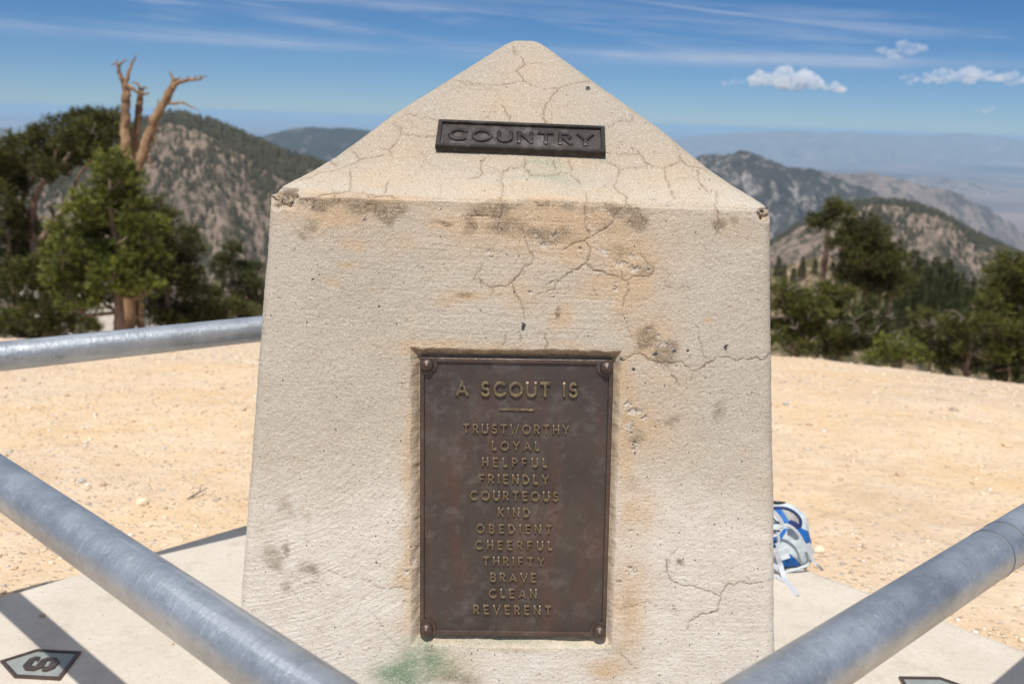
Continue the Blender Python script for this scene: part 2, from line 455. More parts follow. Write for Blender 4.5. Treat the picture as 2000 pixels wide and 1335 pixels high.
ck(.9, 820, 380, 3.846,
   [(850,440),(840,500),(780,550),(750,590),(740,620),(690,660),(700,700),(730,750),(770,820),(790,870),(790,930)],
   [(690,660),(640,690),(560,700),(500,695),(440,640),(410,620),(460,560),(470,520)],
   [(1240,515),(1190,560),(1100,610),(1070,630),(1020,680),(1000,720),(900,745)],
   [(1240,515),(1320,570),(1430,600),(1510,630),(1560,645)],
   [(320,180),(345,190),(400,160),(460,145),(540,150),(580,190),(580,270)],
   [(1560,645),(1600,610),(1720,620),(1755,560),(1700,490),(1660,440)],
   [(1515,580),(1520,660)], [(1565,650),(1565,730),(1530,780),(1520,850)],
   [(630,1060),(635,1100),(610,1140)], [(940,1040),(955,1100),(940,1160)])
ck(.55, 820, 380, 3.846,
   [(1530,910),(1560,980),(1580,1050),(1620,1130),(1610,1190),(1570,1220),(1520,1220)],
   [(1860,460),(1855,510)], [(1855,570),(1880,610),(1850,640),(1840,680)], [(750,980),(760,1100),(770,1155)],
   [(1310,640),(1310,700),(1325,760)], [(540,700),(545,750)])
ck(1.0, 1200, 380, 3.51,
   [(50,1130),(90,1130),(140,1085),(190,1100),(240,1130),(300,1140),(380,1160),(460,1150),(510,1180),(550,1200),(620,1180),(700,1125),(780,1125),(850,1140),(930,1130),(1040,1125),(1080,1100)])
ck(.6, 1200, 380, 3.51,
   [(575,900),(580,990),(600,1040),(610,1100),(650,1140)], [(555,1200),(530,1270)], [(340,640),(480,645),(560,640)], [(500,1110),(520,1150)])
ck(1.0, 1180, 640, 1.9206,
   [(230,870),(235,920),(280,965),(340,970),(400,990),(440,1010),(455,965),(500,955),(590,960)],
   [(440,1010),(425,1060),(380,1070),(320,1100),(315,1130)])
ck(.55, 1180, 640, 1.9206,
   [(15,1035),(60,1060),(140,1030),(170,1030),(200,1050),(260,1045),(270,1080)], [(455,970),(540,940)],
   [(60,1220),(100,1270),(130,1280)], [(150,1030),(160,1080)], [(235,920),(250,840),(300,810)])
ck(.5, 440, 640, 1.92,
   [(370,900),(450,940),(540,950),(580,980),(640,975),(720,985)], [(230,900),(300,960),(350,960),(340,900)],
   [(250,980),(285,1040)], [(570,1090),(600,1150),(650,1200)], [(520,1010),(480,1080)])
ck(1.2, 1200, 380, 3.51, [(400,1235),(418,1262),(437,1305)])

# (x, y, rx, ry, weight) in photo pixels
ORANGE = [(1090,440,170,75,.95),(960,420,110,60,.8),(1235,520,60,85,.9),(700,390,140,25,.8),(640,420,80,28,.8),(790,470,40,20,.4),
    (870,440,40,20,.8),(1010,570,60,30,.5),(1180,560,90,40,.5),(1220,850,25,150,.9),(1240,1000,45,60,.6),(1225,1180,35,90,.9),
    (803,860,15,160,.6),(803,1120,20,140,.65),(1000,1262,170,10,.4),(1090,300,190,40,.32),(780,280,70,60,.32),(760,340,160,25,.35),
    (1300,330,120,60,.30),(1040,150,60,60,.25),(1000,210,120,40,.3),(900,680,120,14,.9),(1120,680,60,10,.6),(1270,660,45,45,.8),(1100,620,25,30,.7),
    (910,580,40,14,.8),(1255,830,60,60,.7),(1200,640,30,20,.4),(1420,450,50,25,.4),(1290,760,50,40,.5),(860,1290,60,40,.6),(1190,1300,50,25,.7),
    (700,470,25,10,.6),(640,545,14,8,.8),(680,515,18,8,.7),(1390,622,8,6,.9),(1050,395,330,12,.5),(1020,360,300,14,.4),(950,395,80,30,.6)]
DARK = [(700,398,85,16,.9),(625,400,55,14,.9),(770,410,38,18,.85),(600,430,28,16,.5),(960,405,60,16,.8),(1080,402,110,14,.9),(1190,405,60,16,.9),
    (1060,455,70,18,.85),(990,440,50,20,.7),(1265,660,22,26,1.1),(1302,688,22,22,1.1),(920,440,14,22,.8),(1110,458,14,12,.7),
    (1400,445,20,14,1.0),(1430,438,14,14,.8),(1420,470,10,10,.5),(1408,800,13,34,.5),(1380,820,12,12,.5),(1240,852,26,34,.5),(1310,815,40,14,.5),
    (555,990,26,34,.6),(525,1085,24,26,.65),(555,1070,10,18,.7),(600,1110,34,20,.65),(548,1150,16,26,.6),(590,1010,18,20,.5),
    (865,438,26,8,.8),(912,578,24,8,.7),(1093,612,8,18,.8),(1215,480,40,22,.4),(1330,395,140,8,.4),(1245,425,24,18,.8),(1180,440,30,18,.5),
    (1310,330,30,14,.25),(1370,350,30,10,.3),(1230,1170,22,50,.3),(1232,990,18,20,.4),(1235,940,20,22,.5),(1190,1262,60,14,.35),(880,1320,70,18,.7),(1000,1272,120,8,.5),
    (1262,522,24,16,.5),(1270,380,18,8,.4),(585,455,30,12,.5),(1335,1093,10,8,.7),(820,1255,40,10,.5)]
GREEN = [(825,1290,50,36,1.2),(800,1320,55,34,1.1),(870,1300,40,26,.6),(835,1262,26,12,.8),(1000,1256,170,7,.55),(1065,312,40,8,.5),(1080,340,50,22,.3),(880,1275,30,12,.5),(1178,300,10,8,.6),(1182,1262,10,6,.5)]
PITS = [(955,492,11,5),(1060,479,8,7),(1083,462,10,6),(1181,493,9,8),(1103,486,4,3),(1133,485,5,3),(1047,457,5,4),(1203,563,6,11),(1035,571,6,4),
    (1270,644,4,3),(1287,656,4,4),(1293,672,9,6),(961,502,5,3),(1213,515,16,7),(1240,524,13,9),(1268,527,4,4),(1270,535,3,4),(1240,803,20,7),(1228,790,10,8),
    (1231,838,8,16),(1239,868,8,14),(1233,1037,5,4),(1234,1114,12,9),(1208,1136,9,7),(805,1098,6,9),(793,1118,7,8),(790,1178,6,9),(797,1122,5,5),(1234,500,5,6),(1258,815,6,10)]
LUMPS = [(742,598,5,4),(1148,173,5,5),(1280,691,6,4),(1420,680,6,8),(1237,720,4,4),(1021,642,3,4),(713,427,5,5),(1316,686,5,4),(609,546,4,4),(1344,684,4,4),(1213,700,3,3),
    (1023,636,5,6),(844,594,3,3),(735,1096,2,3),(1240,884,2,3),(1005,570,3,3),(715,427,4,4),(1298,752,3,3),(575,486,3,2)]
CHIPS = [(556,381,24,25,.020),(540,384,13,26,.010),(575,368,10,8,.006),(1493,416,15,13,.011),(1502,420,8,14,.008)]

# plaque recess (crooked by a degree)
PLC = np.array([.0065, H - .6685]); PLW, PLH = .3425, .5164; PLR = R(1.0)
def blob(A, S, lst, soft=True):
    out = np.zeros_like(A)
    for e in lst:
        x, y, rx, ry = e[:4]; wgt = e[4] if len(e) > 4 else 1.0
        c = surf(x, y); ex = surf(x + rx, y); ey = surf(x, y + ry)
        ra = abs(ex[0] - c[0]); rs = abs(ey[1] - c[1])
        q = ((A - c[0]) / ra) ** 2 + ((S - c[1]) / rs) ** 2
        if soft: out = np.maximum(out, wgt * np.exp(-q * .8))
        else: out = np.maximum(out, wgt * (1 - np.clip(q, 0, 1)))
    return out

def monument_body():
    # profile rows
    rows = []
    for z in np.linspace(0.0, .30, 30, endpoint=False): rows.append((W0 + (ZS - z) * TP, z, z, TP))
    for z in np.arange(.30, ZS - .004, .00165): rows.append((W0 + (ZS - z) * TP, z, z, TP))
    ts = np.linspace(0, 1, 320)
    for t in ts[:-1]:
        f = t - .030 * math.sin(math.pi * min(t / .40, 1)) * (1 if t < .4 else 0)
        z = ZS + f * (ZA - ZS) - .0035 * math.exp(-(t / .012))
        zt = ZA - .018
        z = -math.log(math.exp(-190 * z) + math.exp(-190 * zt)) / 190
        rows.append((W0 * (1 - t) - .0035 * math.exp(-(t / .012)), z, ZS + t * LS, None))
    D = np.array([r[0] for r in rows]); Z = np.array([r[1] for r in rows]); S = np.array([r[2] for r in rows])
    nr = len(rows)
    gd, gz = np.gradient(D), np.gradient(Z)
    nl = np.hypot(gd, gz); nh, nv = gz / nl, -gd / nl     # outward horizontal part, upward part
    RC = np.minimum(RCN, .30 * D)
    # ring: front, right, back, left with arcs
    segs = []
    def side(n, rot):  # s in [-1,1] along side, front direction -Y rotated by rot
        for s in np.linspace(-1, 1, n): segs.append((s, rot, None))
        for k in range(1, 7): segs.append((1, rot, k / 7 * math.pi / 2))
    side(520, 0); side(60, math.pi / 2); side(40, math.pi); side(60, 3 * math.pi / 2)
    nc = len(segs)
    s = np.array([q[0] for q in segs]); rot = np.array([q[1] for q in segs]); ph = np.array([q[2] or 0 for q in segs]); isarc = np.array([q[2] is not None for q in segs])
    d = D[:, None]; rc = RC[:, None]
    lx = s[None] * (d - rc) + np.where(isarc, np.sin(ph), 0)[None] * rc
    ly = -(d - rc) - np.where(isarc, np.cos(ph), 1)[None] * rc
    c, sn = np.cos(rot)[None], np.sin(rot)[None]
    X = lx * c - ly * sn; Y = lx * sn + ly * c
    X = X * 1.009
    nx, ny = np.sin(ph)[None], -np.cos(ph)[None]
    NX = nx * c - ny * sn; NY = nx * sn + ny * c
    Zm = np.repeat(Z[:, None], nc, 1)
    # displacement fields for the front
    front = (np.abs(X) <= d * 1.009 + .001) & (Y < -d * .90)
    fr = front[:, :]
    A = X; SS = np.repeat(S[:, None], nc, 1)
    disp = fbm(X * 5, Y * 5, Zm * 5, 3, 3) * .006 + fbm(X * 30, Y * 30, Zm * 30, 3, 5) * .0022
    disp += fbm(X * 190, Y * 190, Zm * 190, 3, 9) * .0009
    att = {k: np.zeros((nr, nc)) for k in ('crack', 'stain', 'dark', 'green', 'pit', 'lump')}
    idx = np.where(fr)
    a, sv = A[idx], SS[idx]
    wn1 = fbm(a * 22, sv * 22, 0, 4, 21); wn2 = fbm(a * 22 + 50, sv * 22, 0, 4, 22)
    n_hi = fbm(a * 120, sv * 120, 0, 3, 23)
    aw, sw = a + wn1 * .035, sv + wn2 * .035
    stain = blob(aw, sw, ORANGE) * (1 + wn1 * 1.2); dark = blob(aw, sw, DARK) * (1 + wn2 * 1.3)
    stain = np.clip(stain * 1.25, 0, 1); dark = np.clip(sstep(.22, .75, dark), 0, 1)
    green = np.clip(blob(aw, sw, GREEN) * (1 + wn1), 0, 1)
    dd = np.zeros_like(a)
    # trowel marks: level strokes high up, slanting swirls at lower left
    lv = fbm(a * 14, sv * 420, 0, 2, 31); cap = sv > ZS
    cx0, cz0 = -.55, .95
    rad = np.hypot(a - cx0, sv - cz0); th = np.arctan2(sv - cz0, a - cx0)
    sw_ = fbm(rad * 330, th * 10, 0, 2, 33)
    lo = sstep(.95, .62, sv) * sstep(.05, -.28, a)
    up = sstep(.80, 1.0, sv) * sstep(-.42, -.1, a) * sstep(.30, .10, a) + sstep(.75, .45, sv) * sstep(-.1, .1, a) * .7
    dd += np.where(cap, 0, lv * .0009 * np.clip(up, 0, 1) + sw_ * .0011 * lo)
    rough = fbm(a * 230, sv * 520, 0, 2, 35)
    dd += rough * np.where(cap, .0006, .0012)
    # small air holes
    hx, hy = a * 130, sv * 130
    cellr = _h(np.floor(hx).astype(np.int64), np.floor(hy).astype(np.int64), np.zeros_like(hx, np.int64), 77)
    fx, fy = hx % 1 - .5, hy % 1 - .5
    hole = (cellr > .978) * np.clip(1 - np.hypot(fx, fy) / .3, 0, 1)
    dd -= hole * .0016
    # cracks
    crk = np.zeros_like(a)
    jit = fbm(a * 90, sv * 90, 0, 3, 41) * .010; jit2 = fbm(a * 90 + 9, sv * 90, 0, 3, 43) * .010
    aj, sj = a + jit, sv + jit2
    for w, P in CRACKS:
        lo_, hi_ = P.min(0) - .012, P.max(0) + .012
        m = np.where((aj > lo_[0]) & (aj < hi_[0]) & (sj > lo_[1]) & (sj < hi_[1]))[0]
        if not len(m): continue
        best = np.full(len(m), 9.0)
        for i in range(len(P) - 1):
            p, q = P[i], P[i + 1]; v = q - p; L2 = v @ v + 1e-12
            u = np.clip(((aj[m] - p[0]) * v[0] + (sj[m] - p[1]) * v[1]) / L2, 0, 1)
            best = np.minimum(best, np.hypot(aj[m] - p[0] - u * v[0], sj[m] - p[1] - u * v[1]))
        ww = w * (.0008 + .0005 * (wn1[m] * 2 + .2))
        g = np.exp(-(best / ww) ** 2) * (.45 + .55 * w)
        g2 = np.exp(-(best / .005) ** 2) * .13 * w
        crk[m] = np.maximum(crk[m], g + g2)
    dd -= np.clip(crk, 0, 1) * .0020
    # pits
    pit = np.zeros_like(a); n_pt = fbm(a * 330, sv * 330, 0, 2, 25)
    for x, y, rx, ry in PITS:
        c0 = surf(x, y); ra = abs(surf(x + rx, y)[0] - c0[0]); rs = abs(surf(x, y + ry)[1] - c0[1])
        q = (((a - c0[0]) / ra) ** 2 + ((sv - c0[1]) / rs) ** 2) * 1.5 + n_hi * 3.0 + n_pt * 2.5 + n_pt * 2.0
        k = sstep(1.05, .65, q); pit = np.maximum(pit, k)
    dd -= pit * (.0026 + n_hi * .006 + n_pt * .004)
    # patches of old rough render along the edges of the stains
    lump = np.zeros_like(a)
    for x, y, rx, ry in LUMPS:
        c0 = surf(x, y); ra = abs(surf(x + rx, y)[0] - c0[0]); rs = abs(surf(x, y + ry)[1] - c0[1])
        q = (((a - c0[0]) / ra) ** 2 + ((sv - c0[1]) / rs) ** 2) * 1.5 + n_hi * 3.0 + n_pt * 2.5
        lump = np.maximum(lump, sstep(1.0, .6, q))
    # chipped corners
    chp = np.zeros_like(a)
    for x, y, rx, ry, dep in CHIPS:
        c0 = surf(x, y); ra = abs(surf(x + rx, y)[0] - c0[0]); rs = ry * .00094
        q = ((a - c0[0]) / ra) ** 2 + ((sv - c0[1]) / rs) ** 2 + n_hi * .9
        k = sstep(1.2, .6, q); chp = np.maximum(chp, k)
        dd -= k * (dep * .8 + fbm(a * 150, sv * 150, 0, 3, 51) * .014)
    dark = np.maximum(dark, chp * np.clip(.75 + 1.6 * n_hi, 0, 1)); stain = np.maximum(stain, chp * .8)
    # plaque recess, with sloping mortar sides
    co, so = math.cos(-PLR), math.sin(-PLR)
    u = (a - PLC[0]) * co - (sv - PLC[1]) * so; v = (a - PLC[0]) * so + (sv - PLC[1]) * co
    nz = fbm(a * 60, sv * 60, 0, 3, 61) * .006
    du = np.where(u < 0, -u - PLW / 2, (u - PLW / 2) * 1.25) + nz; dv = np.where(v > 0, (v - PLH / 2) * 1.0, (-v - PLH / 2) * .8) + nz
    e = np.maximum(du, dv)
    rec = sstep(.0165, .0015, e)
    rec = np.where(e < .0015, 1, np.clip((.0165 - e) / .015, 0, 1) ** 1.1)
    dd = np.where(e < -.002, 0, dd)
    dd -= rec * .0165
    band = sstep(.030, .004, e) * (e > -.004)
    stain = np.maximum(stain, band * np.where(v > PLH / 2, 1.0, .75)); dark = np.maximum(dark, ((dv > du) & (v > 0) & (e > -.004) & (e < .015)) * .75)  # top slope also darkened: its shade is put into the colour
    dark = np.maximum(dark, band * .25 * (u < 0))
    # step where the face turns into the pyramid is softly worn
    disp[idx] = disp[idx] * np.where(e < .02, .15, 1.0) + dd
    for k, val in (('crack', crk), ('stain', stain), ('dark', dark), ('green', green), ('pit', pit), ('lump', lump)):
        att[k][idx] = np.clip(val, 0, 1)
    X = X + NX * nh[:, None] * disp; Y = Y + NY * nh[:, None] * disp; Zm = Zm + nv[:, None] * disp
    V = np.stack([X.ravel(), Y.ravel(), Zm.ravel()], 1)
    i = np.arange(nr - 1)[:, None] * nc; j = np.arange(nc)[None]; jn = (j + 1) % nc
    F = np.stack([i + j, i + jn, i + nc + jn, i + nc + j], -1).reshape(-1, 4)
    top = V[-nc:].mean(0); V = np.vstack([V, top]); tn = len(V) - 1
    Ft = np.stack([(nr - 1) * nc + np.arange(nc), (nr - 1) * nc + (np.arange(nc) + 1) % nc, np.full(nc, tn)], 1)
    at_ = {k: np.append(v_.ravel(), 0) for k, v_ in att.items()}
    return mesh_np('concrete_pillar', V, [F, Ft], M_CONC, True, at_, mon)
monument_body()

# ------------------------------------------------------------------ raised lettering (own stroke alphabet)
def arc(cx, cy, rx, ry, a0, a1, n=14):
    return [(cx + rx * math.cos(R(a0 + (a1 - a0) * i / n)), cy + ry * math.sin(R(a0 + (a1 - a0) * i / n))) for i in range(n + 1)]
GL = {
 'A': (.88, [[(0,0),(.44,1),(.88,0)], [(.16,.30),(.72,.30)]]),
 'B': (.60, [[(0,0),(0,1)], [(0,1),(.30,1)] + arc(.30,.76,.24,.24,90,-90) + [(0,.52)], [(0,.52),(.32,.52)] + arc(.32,.26,.27,.26,90,-90) + [(0,0)]]),
 'C': (.86, [arc(.5,.5,.5,.5,46,314,26)]),
 'D': (.74, [[(0,0),(0,1)], [(0,1),(.26,1)] + arc(.26,.5,.48,.5,90,-90,18) + [(0,0)]]),
 'E': (.52, [[(0,0),(0,1)], [(0,1),(.52,1)], [(0,.5),(.46,.5)], [(0,0),(.52,0)]]),
 'F': (.52, [[(0,0),(0,1)], [(0,1),(.52,1)], [(0,.5),(.46,.5)]]),
 'H': (.66, [[(0,0),(0,1)], [(.66,0),(.66,1)], [(0,.5),(.66,.5)]]),
 'I': (.02, [[(0,0),(0,1)]]),
 'K': (.62, [[(0,0),(0,1)], [(.60,1),(.02,.42)], [(.20,.60),(.62,0)]]),
 'L': (.48, [[(0,1),(0,0)], [(0,0),(.48,0)]]),
 'N': (.70, [[(0,0),(0,1)], [(0,1),(.70,0)], [(.70,0),(.70,1)]]),
 'O': (1.0, [arc(.5,.5,.5,.5,0,360,32)]),
 'P': (.54, [[(0,0),(0,1)], [(0,1),(.28,1)] + arc(.28,.74,.26,.26,90,-90) + [(0,.48)]]),
 'R': (.60, [[(0,0),(0,1)], [(0,1),(.28,1)] + arc(.28,.74,.26,.26,90,-90) + [(0,.48)], [(.24,.48),(.60,0)]]),
 'S': (.60, [arc(.31,.75,.27,.25,38,270,16) + arc(.30,.26,.29,.26,88,-145,16)]),
 'T': (.72, [[(0,1),(.72,1)], [(.36,1),(.36,0)]]),
 'U': (.70, [[(0,1)] + arc(.35,.35,.35,.35,180,360,16) + [(.70,1)]]),
 'V': (.78, [[(0,1),(.39,0),(.78,1)]]),
 'W': (.98, [[(0,1),(.25,0),(.49,.86),(.73,0),(.98,1)]]),
 'Y': (.76, [[(0,1),(.38,.46)], [(.76,1),(.38,.46)], [(.38,.48),(.38,0)]]),
}
def ribbon(mb, P, hw, h, lift):
    P = [np.array(p, float) for p in P]
    Q = [P[0]]
    for p in P[1:]:
        if np.linalg.norm(p - Q[-1]) > 1e-6: Q.append(p)
    closed = np.linalg.norm(Q[0] - Q[-1]) < 1e-5
    if closed: Q = Q[:-1]
    n = len(Q); prof = [(-1, -.0004), (-.92, h * .55), (-.66, h), (0, h * 1.04), (.66, h), (.92, h * .55), (1, -.0004)]
    rowsV = []
    def row(c, nrm, sc=1.0, hs=1.0):
        rowsV.append([(c[0] + nrm[0] * hw * o * sc, c[1] + nrm[1] * hw * o * sc, lift + (z * hs if z > 0 else z)) for o, z in prof])
    for i in range(n):
        if closed: t0 = Q[i] - Q[i - 1]; t1 = Q[(i + 1) % n] - Q[i]
        else: t0 = Q[i] - Q[i - 1] if i else Q[1] - Q[0]; t1 = Q[i + 1] - Q[i] if i < n - 1 else Q[-1] - Q[-2]
        t0 = t0 / np.linalg.norm(t0); t1 = t1 / np.linalg.norm(t1)
        n0 = np.array([-t0[1], t0[0]]); n1 = np.array([-t1[1], t1[0]]); m = n0 + n1; m /= np.linalg.norm(m)
        m = m / max(m @ n0, .45)
        if not closed and i == 0: row(Q[0] - t1 * hw * .98, n1, .86, 0.0); row(Q[0] - t1 * hw * .80, n1, 1, .6)
        row(Q[i], m)
        if not closed and i == n - 1: row(Q[i] + t0 * hw * .80, n0, 1, .6); row(Q[i] + t0 * hw * .98, n0, .86, 0.0)
    k = len(prof); m_ = len(rowsV); V = [p for r_ in rowsV for p in r_]; F = []
    for i in range(m_ if closed else m_ - 1):
        for j in range(k - 1):
            a_, b_ = i * k + j, ((i + 1) % m_) * k + j
            F.append((a_, a_ + 1, b_ + 1, b_))
    mb.add(V, F)

def word_mesh(txt, width, height, thick, h, aspect=1.0, space=.55):
    """centred on the origin, total ink width/height as given"""
    hw = thick / 2; ch = height - thick
    adv = [(GL[c][0] * ch * aspect if c != ' ' else None) for c in txt]
    ink = sum(x for x in adv if x is not None); nsp = txt.count(' '); ng = len(txt) - 1 - 2 * nsp
    gapt = width - thick - ink
    g = gapt / (ng + nsp * 2.7) if (ng + nsp) else 0
    out_ = []; x = -(width - thick) / 2; first = True; k = 0
    for i, c in enumerate(txt):
        if c == ' ': x += g * 1.7 - 0; continue
        if not first: x += g
        first = False
        mb = MB(); out_.append((mb, x))
        for st in GL[c][1]:
            k += 1
            ribbon(mb, [(p[0] * ch * aspect, -ch / 2 + p[1] * ch) for p in st], hw, h, (k % 5) * .00007)
        x += adv[i]
    return out_

def frame_mat(a, s, rot=0.0, off=0.0):
    """matrix of a plate standing on the monument's surface at (a,s) in monument coordinates"""
    if s <= ZS:
        y = -(W0 + (ZS - s) * TP); pos = Vector((a, y, s)); up = Vector((0, TP, 1)).normalized()
    else:
        t = (s - ZS) / LS; pos = Vector((a, -W0 * (1 - t), ZS + t * (ZA - ZS))); up = Vector((0, W0, ZA - ZS)).normalized()
    xx = Vector((1, 0, 0)); nn = xx.cross(up)
    M = Matrix((xx, up, nn)).transposed().to_4x4()
    M = M @ Matrix.Rotation(rot, 4, 'Z')
    M.translation = pos + nn * off
    return M

# ------------------------------------------------------------------ the large plaque
def on_plate(px, py):
    a, s = surf(px, py); c_, s_ = math.cos(-PLR), math.sin(-PLR)
    x, y = a - PLC[0], (s - PLC[1]) * math.hypot(1, TP)
    return x * c_ - y * s_, x * s_ + y * c_

def plate_box(w, h, t):
    V = [(x * w / 2, y * h / 2, z) for z in (0, t) for x, y in ((-1, -1), (1, -1), (1, 1), (-1, 1))]
    F = [(0, 3, 2, 1), (4, 5, 6, 7), (0, 1, 5, 4), (1, 2, 6, 5), (2, 3, 7, 6), (3, 0, 4, 7)]
    return V, F

PW, PH = PLW, PLH
mb = MB(); mb.add(*plate_box(PW - .001, PH - .001, .0095))
plq = mb.build('plaque', M_BRONZE, mon, M=frame_mat(PLC[0], PLC[1], PLR, -.0155))
plq['label'] = 'large brown bronze plaque listing twelve virtues, bolted into its recess'

def border_mesh(w, h, bw, z0, z1, boss=None, bev=.0016):
    """picture-frame moulding; boss=(radius, offset) rounds the inner corners with bolt bosses"""
    inn, out = [], []
    for sx, sy in ((1, 1), (-1, 1), (-1, -1), (1, -1)):
        c = []
        if boss:
            r, of = boss; cxx, cyy = w / 2 - of, h / 2 - of
            # arc from the top border round to the side border
            x_t = cxx - math.sqrt(max(r * r - (h / 2 - bw - cyy) ** 2, 0)); y_t = h / 2 - bw
            a0 = math.atan2(y_t - cyy, x_t - cxx); a1 = -math.pi + (math.pi / 2 - a0) + math.pi * 0
            y_s = cyy - math.sqrt(max(r * r - (w / 2 - bw - cxx) ** 2, 0)); x_s = w / 2 - bw
            a1 = math.atan2(y_s - cyy, x_s - cxx)
            if a0 < 0: a0 += 2 * math.pi
            a1 += 2 * math.pi if a1 < 0 else 0
            n = 12
            for i in range(n + 1):
                aa = a0 + (a1 - a0) * i / n
                q = (cxx + r * math.cos(aa), cyy + r * math.sin(aa))
                o = (q[0], h / 2) if i < n / 2 else ((w / 2, h / 2) if i == n // 2 else (w / 2, q[1]))
                c.append((q, o))
            # keep outer points ordered
        else:
            c.append(((w / 2 - bw, h / 2 - bw), (w / 2, h / 2)))
        c = [((q[0] * sx, q[1] * sy), (o[0] * sx, o[1] * sy)) for q, o in c]
        if sx * sy < 0: c = c
        else: c = c[::-1]
        for q, o in c: inn.append(q); out.append(o)
    n = len(inn); V = []
    inn = np.array(inn); out = np.array(out)
    mid = inn + (out - inn) / (np.linalg.norm(out - inn, axis=1)[:, None] + 1e-9) * bev
    mo = out + (inn - out) / (np.linalg.norm(out - inn, axis=1)[:, None] + 1e-9) * bev
    for ring, z in ((inn, z0), (mid, z1), (mo, z1), (out, z1 - bev), (out, z0 - .004)):
        V += [(p[0], p[1], z) for p in ring]
    F = []
    for k in range(4):
        for i in range(n):
            j = (i + 1) % n; F.append((k * n + i, k * n + j, (k + 1) * n + j, (k + 1) * n + i))
    return V, F
mb = MB(); mb.add(*border_mesh(PW, PH, .0088, .0094, .0135, (.0180, .0125)))
mb.build('border', M_BFRAME, plq)
for sx in (-1, 1):
    for sy in (-1, 1):
        mb = MB(); mb.add(*lathe([(.0118, .0125), (.0118, .0150), (.0112, .0185), (.0095, .0215), (.0065, .0238), (.0028, .0250), (.0022, .0262), (.0004, .0266)], 28))
        mb.build('bolt', M_BFRAME, plq, True, Matrix.Translation((sx * (PW / 2 - .0125), sy * (PH / 2 - .0125), 0)))
TEXT = [('A SCOUT IS', 889, 1130, 745, 776, .0050), ('TRUSTWORTHY', 903, 1113, 828.5, 848, .0042), ('LOYAL', 960, 1055, 861.5, 880.5, .0042),
    ('HELPFUL', 941, 1070, 894, 913, .0042), ('FRIENDLY', 935, 1073, 926.5, 946, .0042), ('COURTEOUS', 917, 1092, 959, 978.5, .0042),
    ('KIND', 972, 1036, 991.5, 1010.5, .0042), ('OBEDIENT', 929, 1079, 1024, 1042.5, .0042), ('CHEERFUL', 927, 1080, 1056, 1074.5, .0042),
    ('THRIFTY', 942, 1064, 1087.5, 1106, .0042), ('BRAVE', 957, 1048, 1118.5, 1137.5, .0042), ('CLEAN', 954, 1049, 1150, 1169, .0042), ('REVERENT', 924, 1078, 1182, 1201, .0042)]
for tx, x0, x1, y0, y1, hh in TEXT:
    xm, ym = (x0 + x1) / 2, (y0 + y1) / 2
    l, r_ = on_plate(x0, ym), on_plate(x1, ym); tp_, bt = on_plate(xm, y0), on_plate(xm, y1)
    hgt = tp_[1] - bt[1]; wd = r_[0] - l[0]
    m_ = word_mesh(tx, wd, hgt, hgt * (.215 if tx != 'A SCOUT IS' else .205), hh, aspect=.92)
    for lm, lx_ in m_: lm.build('raised_letter', M_LETTER, plq, False, Matrix.Translation(((l[0] + r_[0]) / 2 + lx_, (tp_[1] + bt[1]) / 2, .0095)))
l, r_ = on_plate(974, 800.5), on_plate(1044, 800.5)
m_ = MB(); ribbon(m_, [(l[0] + .002, 0), (r_[0] - .002, 0)], .0023, .003, 0)
m_.build('raised_bar', M_LETTER, plq, False, Matrix.Translation((0, (l[1] + r_[1]) / 2, .0095)))

# ------------------------------------------------------------------ the name plate on the pyramid
NPW, NPH = .3091, .1467 * LS
NM = frame_mat(-.0025, ZS + .3228 * LS, R(-.85), -.003)
mb = MB(); mb.add(*plate_box(NPW - .001, NPH - .001, .0065))
npl = mb.build('name_plate', M_BLACK, mon, M=NM)
npl['label'] = 'black bronze name plate reading COUNTRY on the sloping top'
mb = MB(); mb.add(*border_mesh(NPW, NPH, .0085, .0064, .0118)); mb.build('border', M_BLACK2, npl)
m_ = word_mesh('COUNTRY', .268, NPH * .46, .0078, .0036, aspect=1.12)
for lm, lx_ in m_: lm.build('raised_letter', M_BLACK2, npl, False, Matrix.Translation((lx_, -.001, .0064)))

# ================================================================== RAILING
ZR = H - .6; PR = .0365
def line_px(p, q):  # two photo points on a rail -> line in the rail plane
    A = hit_z(*p, ZR); B = hit_z(*q, ZR); return A[:2], (B - A)[:2]
def isect(l1, l2):
    (p, d), (q, e) = l1, l2
    t = np.linalg.solve(np.array([d, -e]).T, q - p); return p + d * t[0]
nl = line_px((0, 940), (462, 1258.5)); nr_ = line_px((2000, 1039), (1541, 1335)); fl = line_px((0, 696), (508, 642))
CN, CL = isect(nl, nr_), isect(nl, fl)
e1 = CL - CN; dn_ = nr_[1] / np.linalg.norm(nr_[1])
if dn_ @ np.array([1, 1]) < 0: dn_ = -dn_
CRt = CN + dn_ * np.linalg.norm(e1); dfl = fl[1] / np.linalg.norm(fl[1])
CF = isect((CL, dfl), (CRt, e1))
CENTER = (CL + CRt) / 2
rail_root = empty('pipe_railing', (CENTER[0], CENTER[1], 0))
tag(rail_root, 'galvanised steel pipe railing standing in a square around the monument', 'railing')
def pipe_obj(name, A, B, r, parent, n=40, ring=False, mat=None):
    A = Vector(A); B = Vector(B); L = (B - A).length
    mb = MB(); prof = []
    steps = 60
    V = []; F = []
    for i in range(steps + 1):
        for j in range(n):
            a_ = 2 * np.pi * j / n; V.append((r * math.cos(a_), r * math.sin(a_), L * i / steps))
    for i in range(steps):
        for j in range(n): F.append((i * n + j, i * n + (j + 1) % n, (i + 1) * n + (j + 1) % n, (i + 1) * n + j))
    F.append(tuple(range(n - 1, -1, -1))); F.append(tuple(steps * n + j for j in range(n)))
    mb.add(V, F)
    q = (B - A).to_track_quat('Z', 'Y').to_matrix().to_4x4(); q.translation = A - parent.location if parent else A
    o = mb.build(name, mat or M_GALV, parent, True, q)
    return o
corners = [CN, CL, CF, CRt]
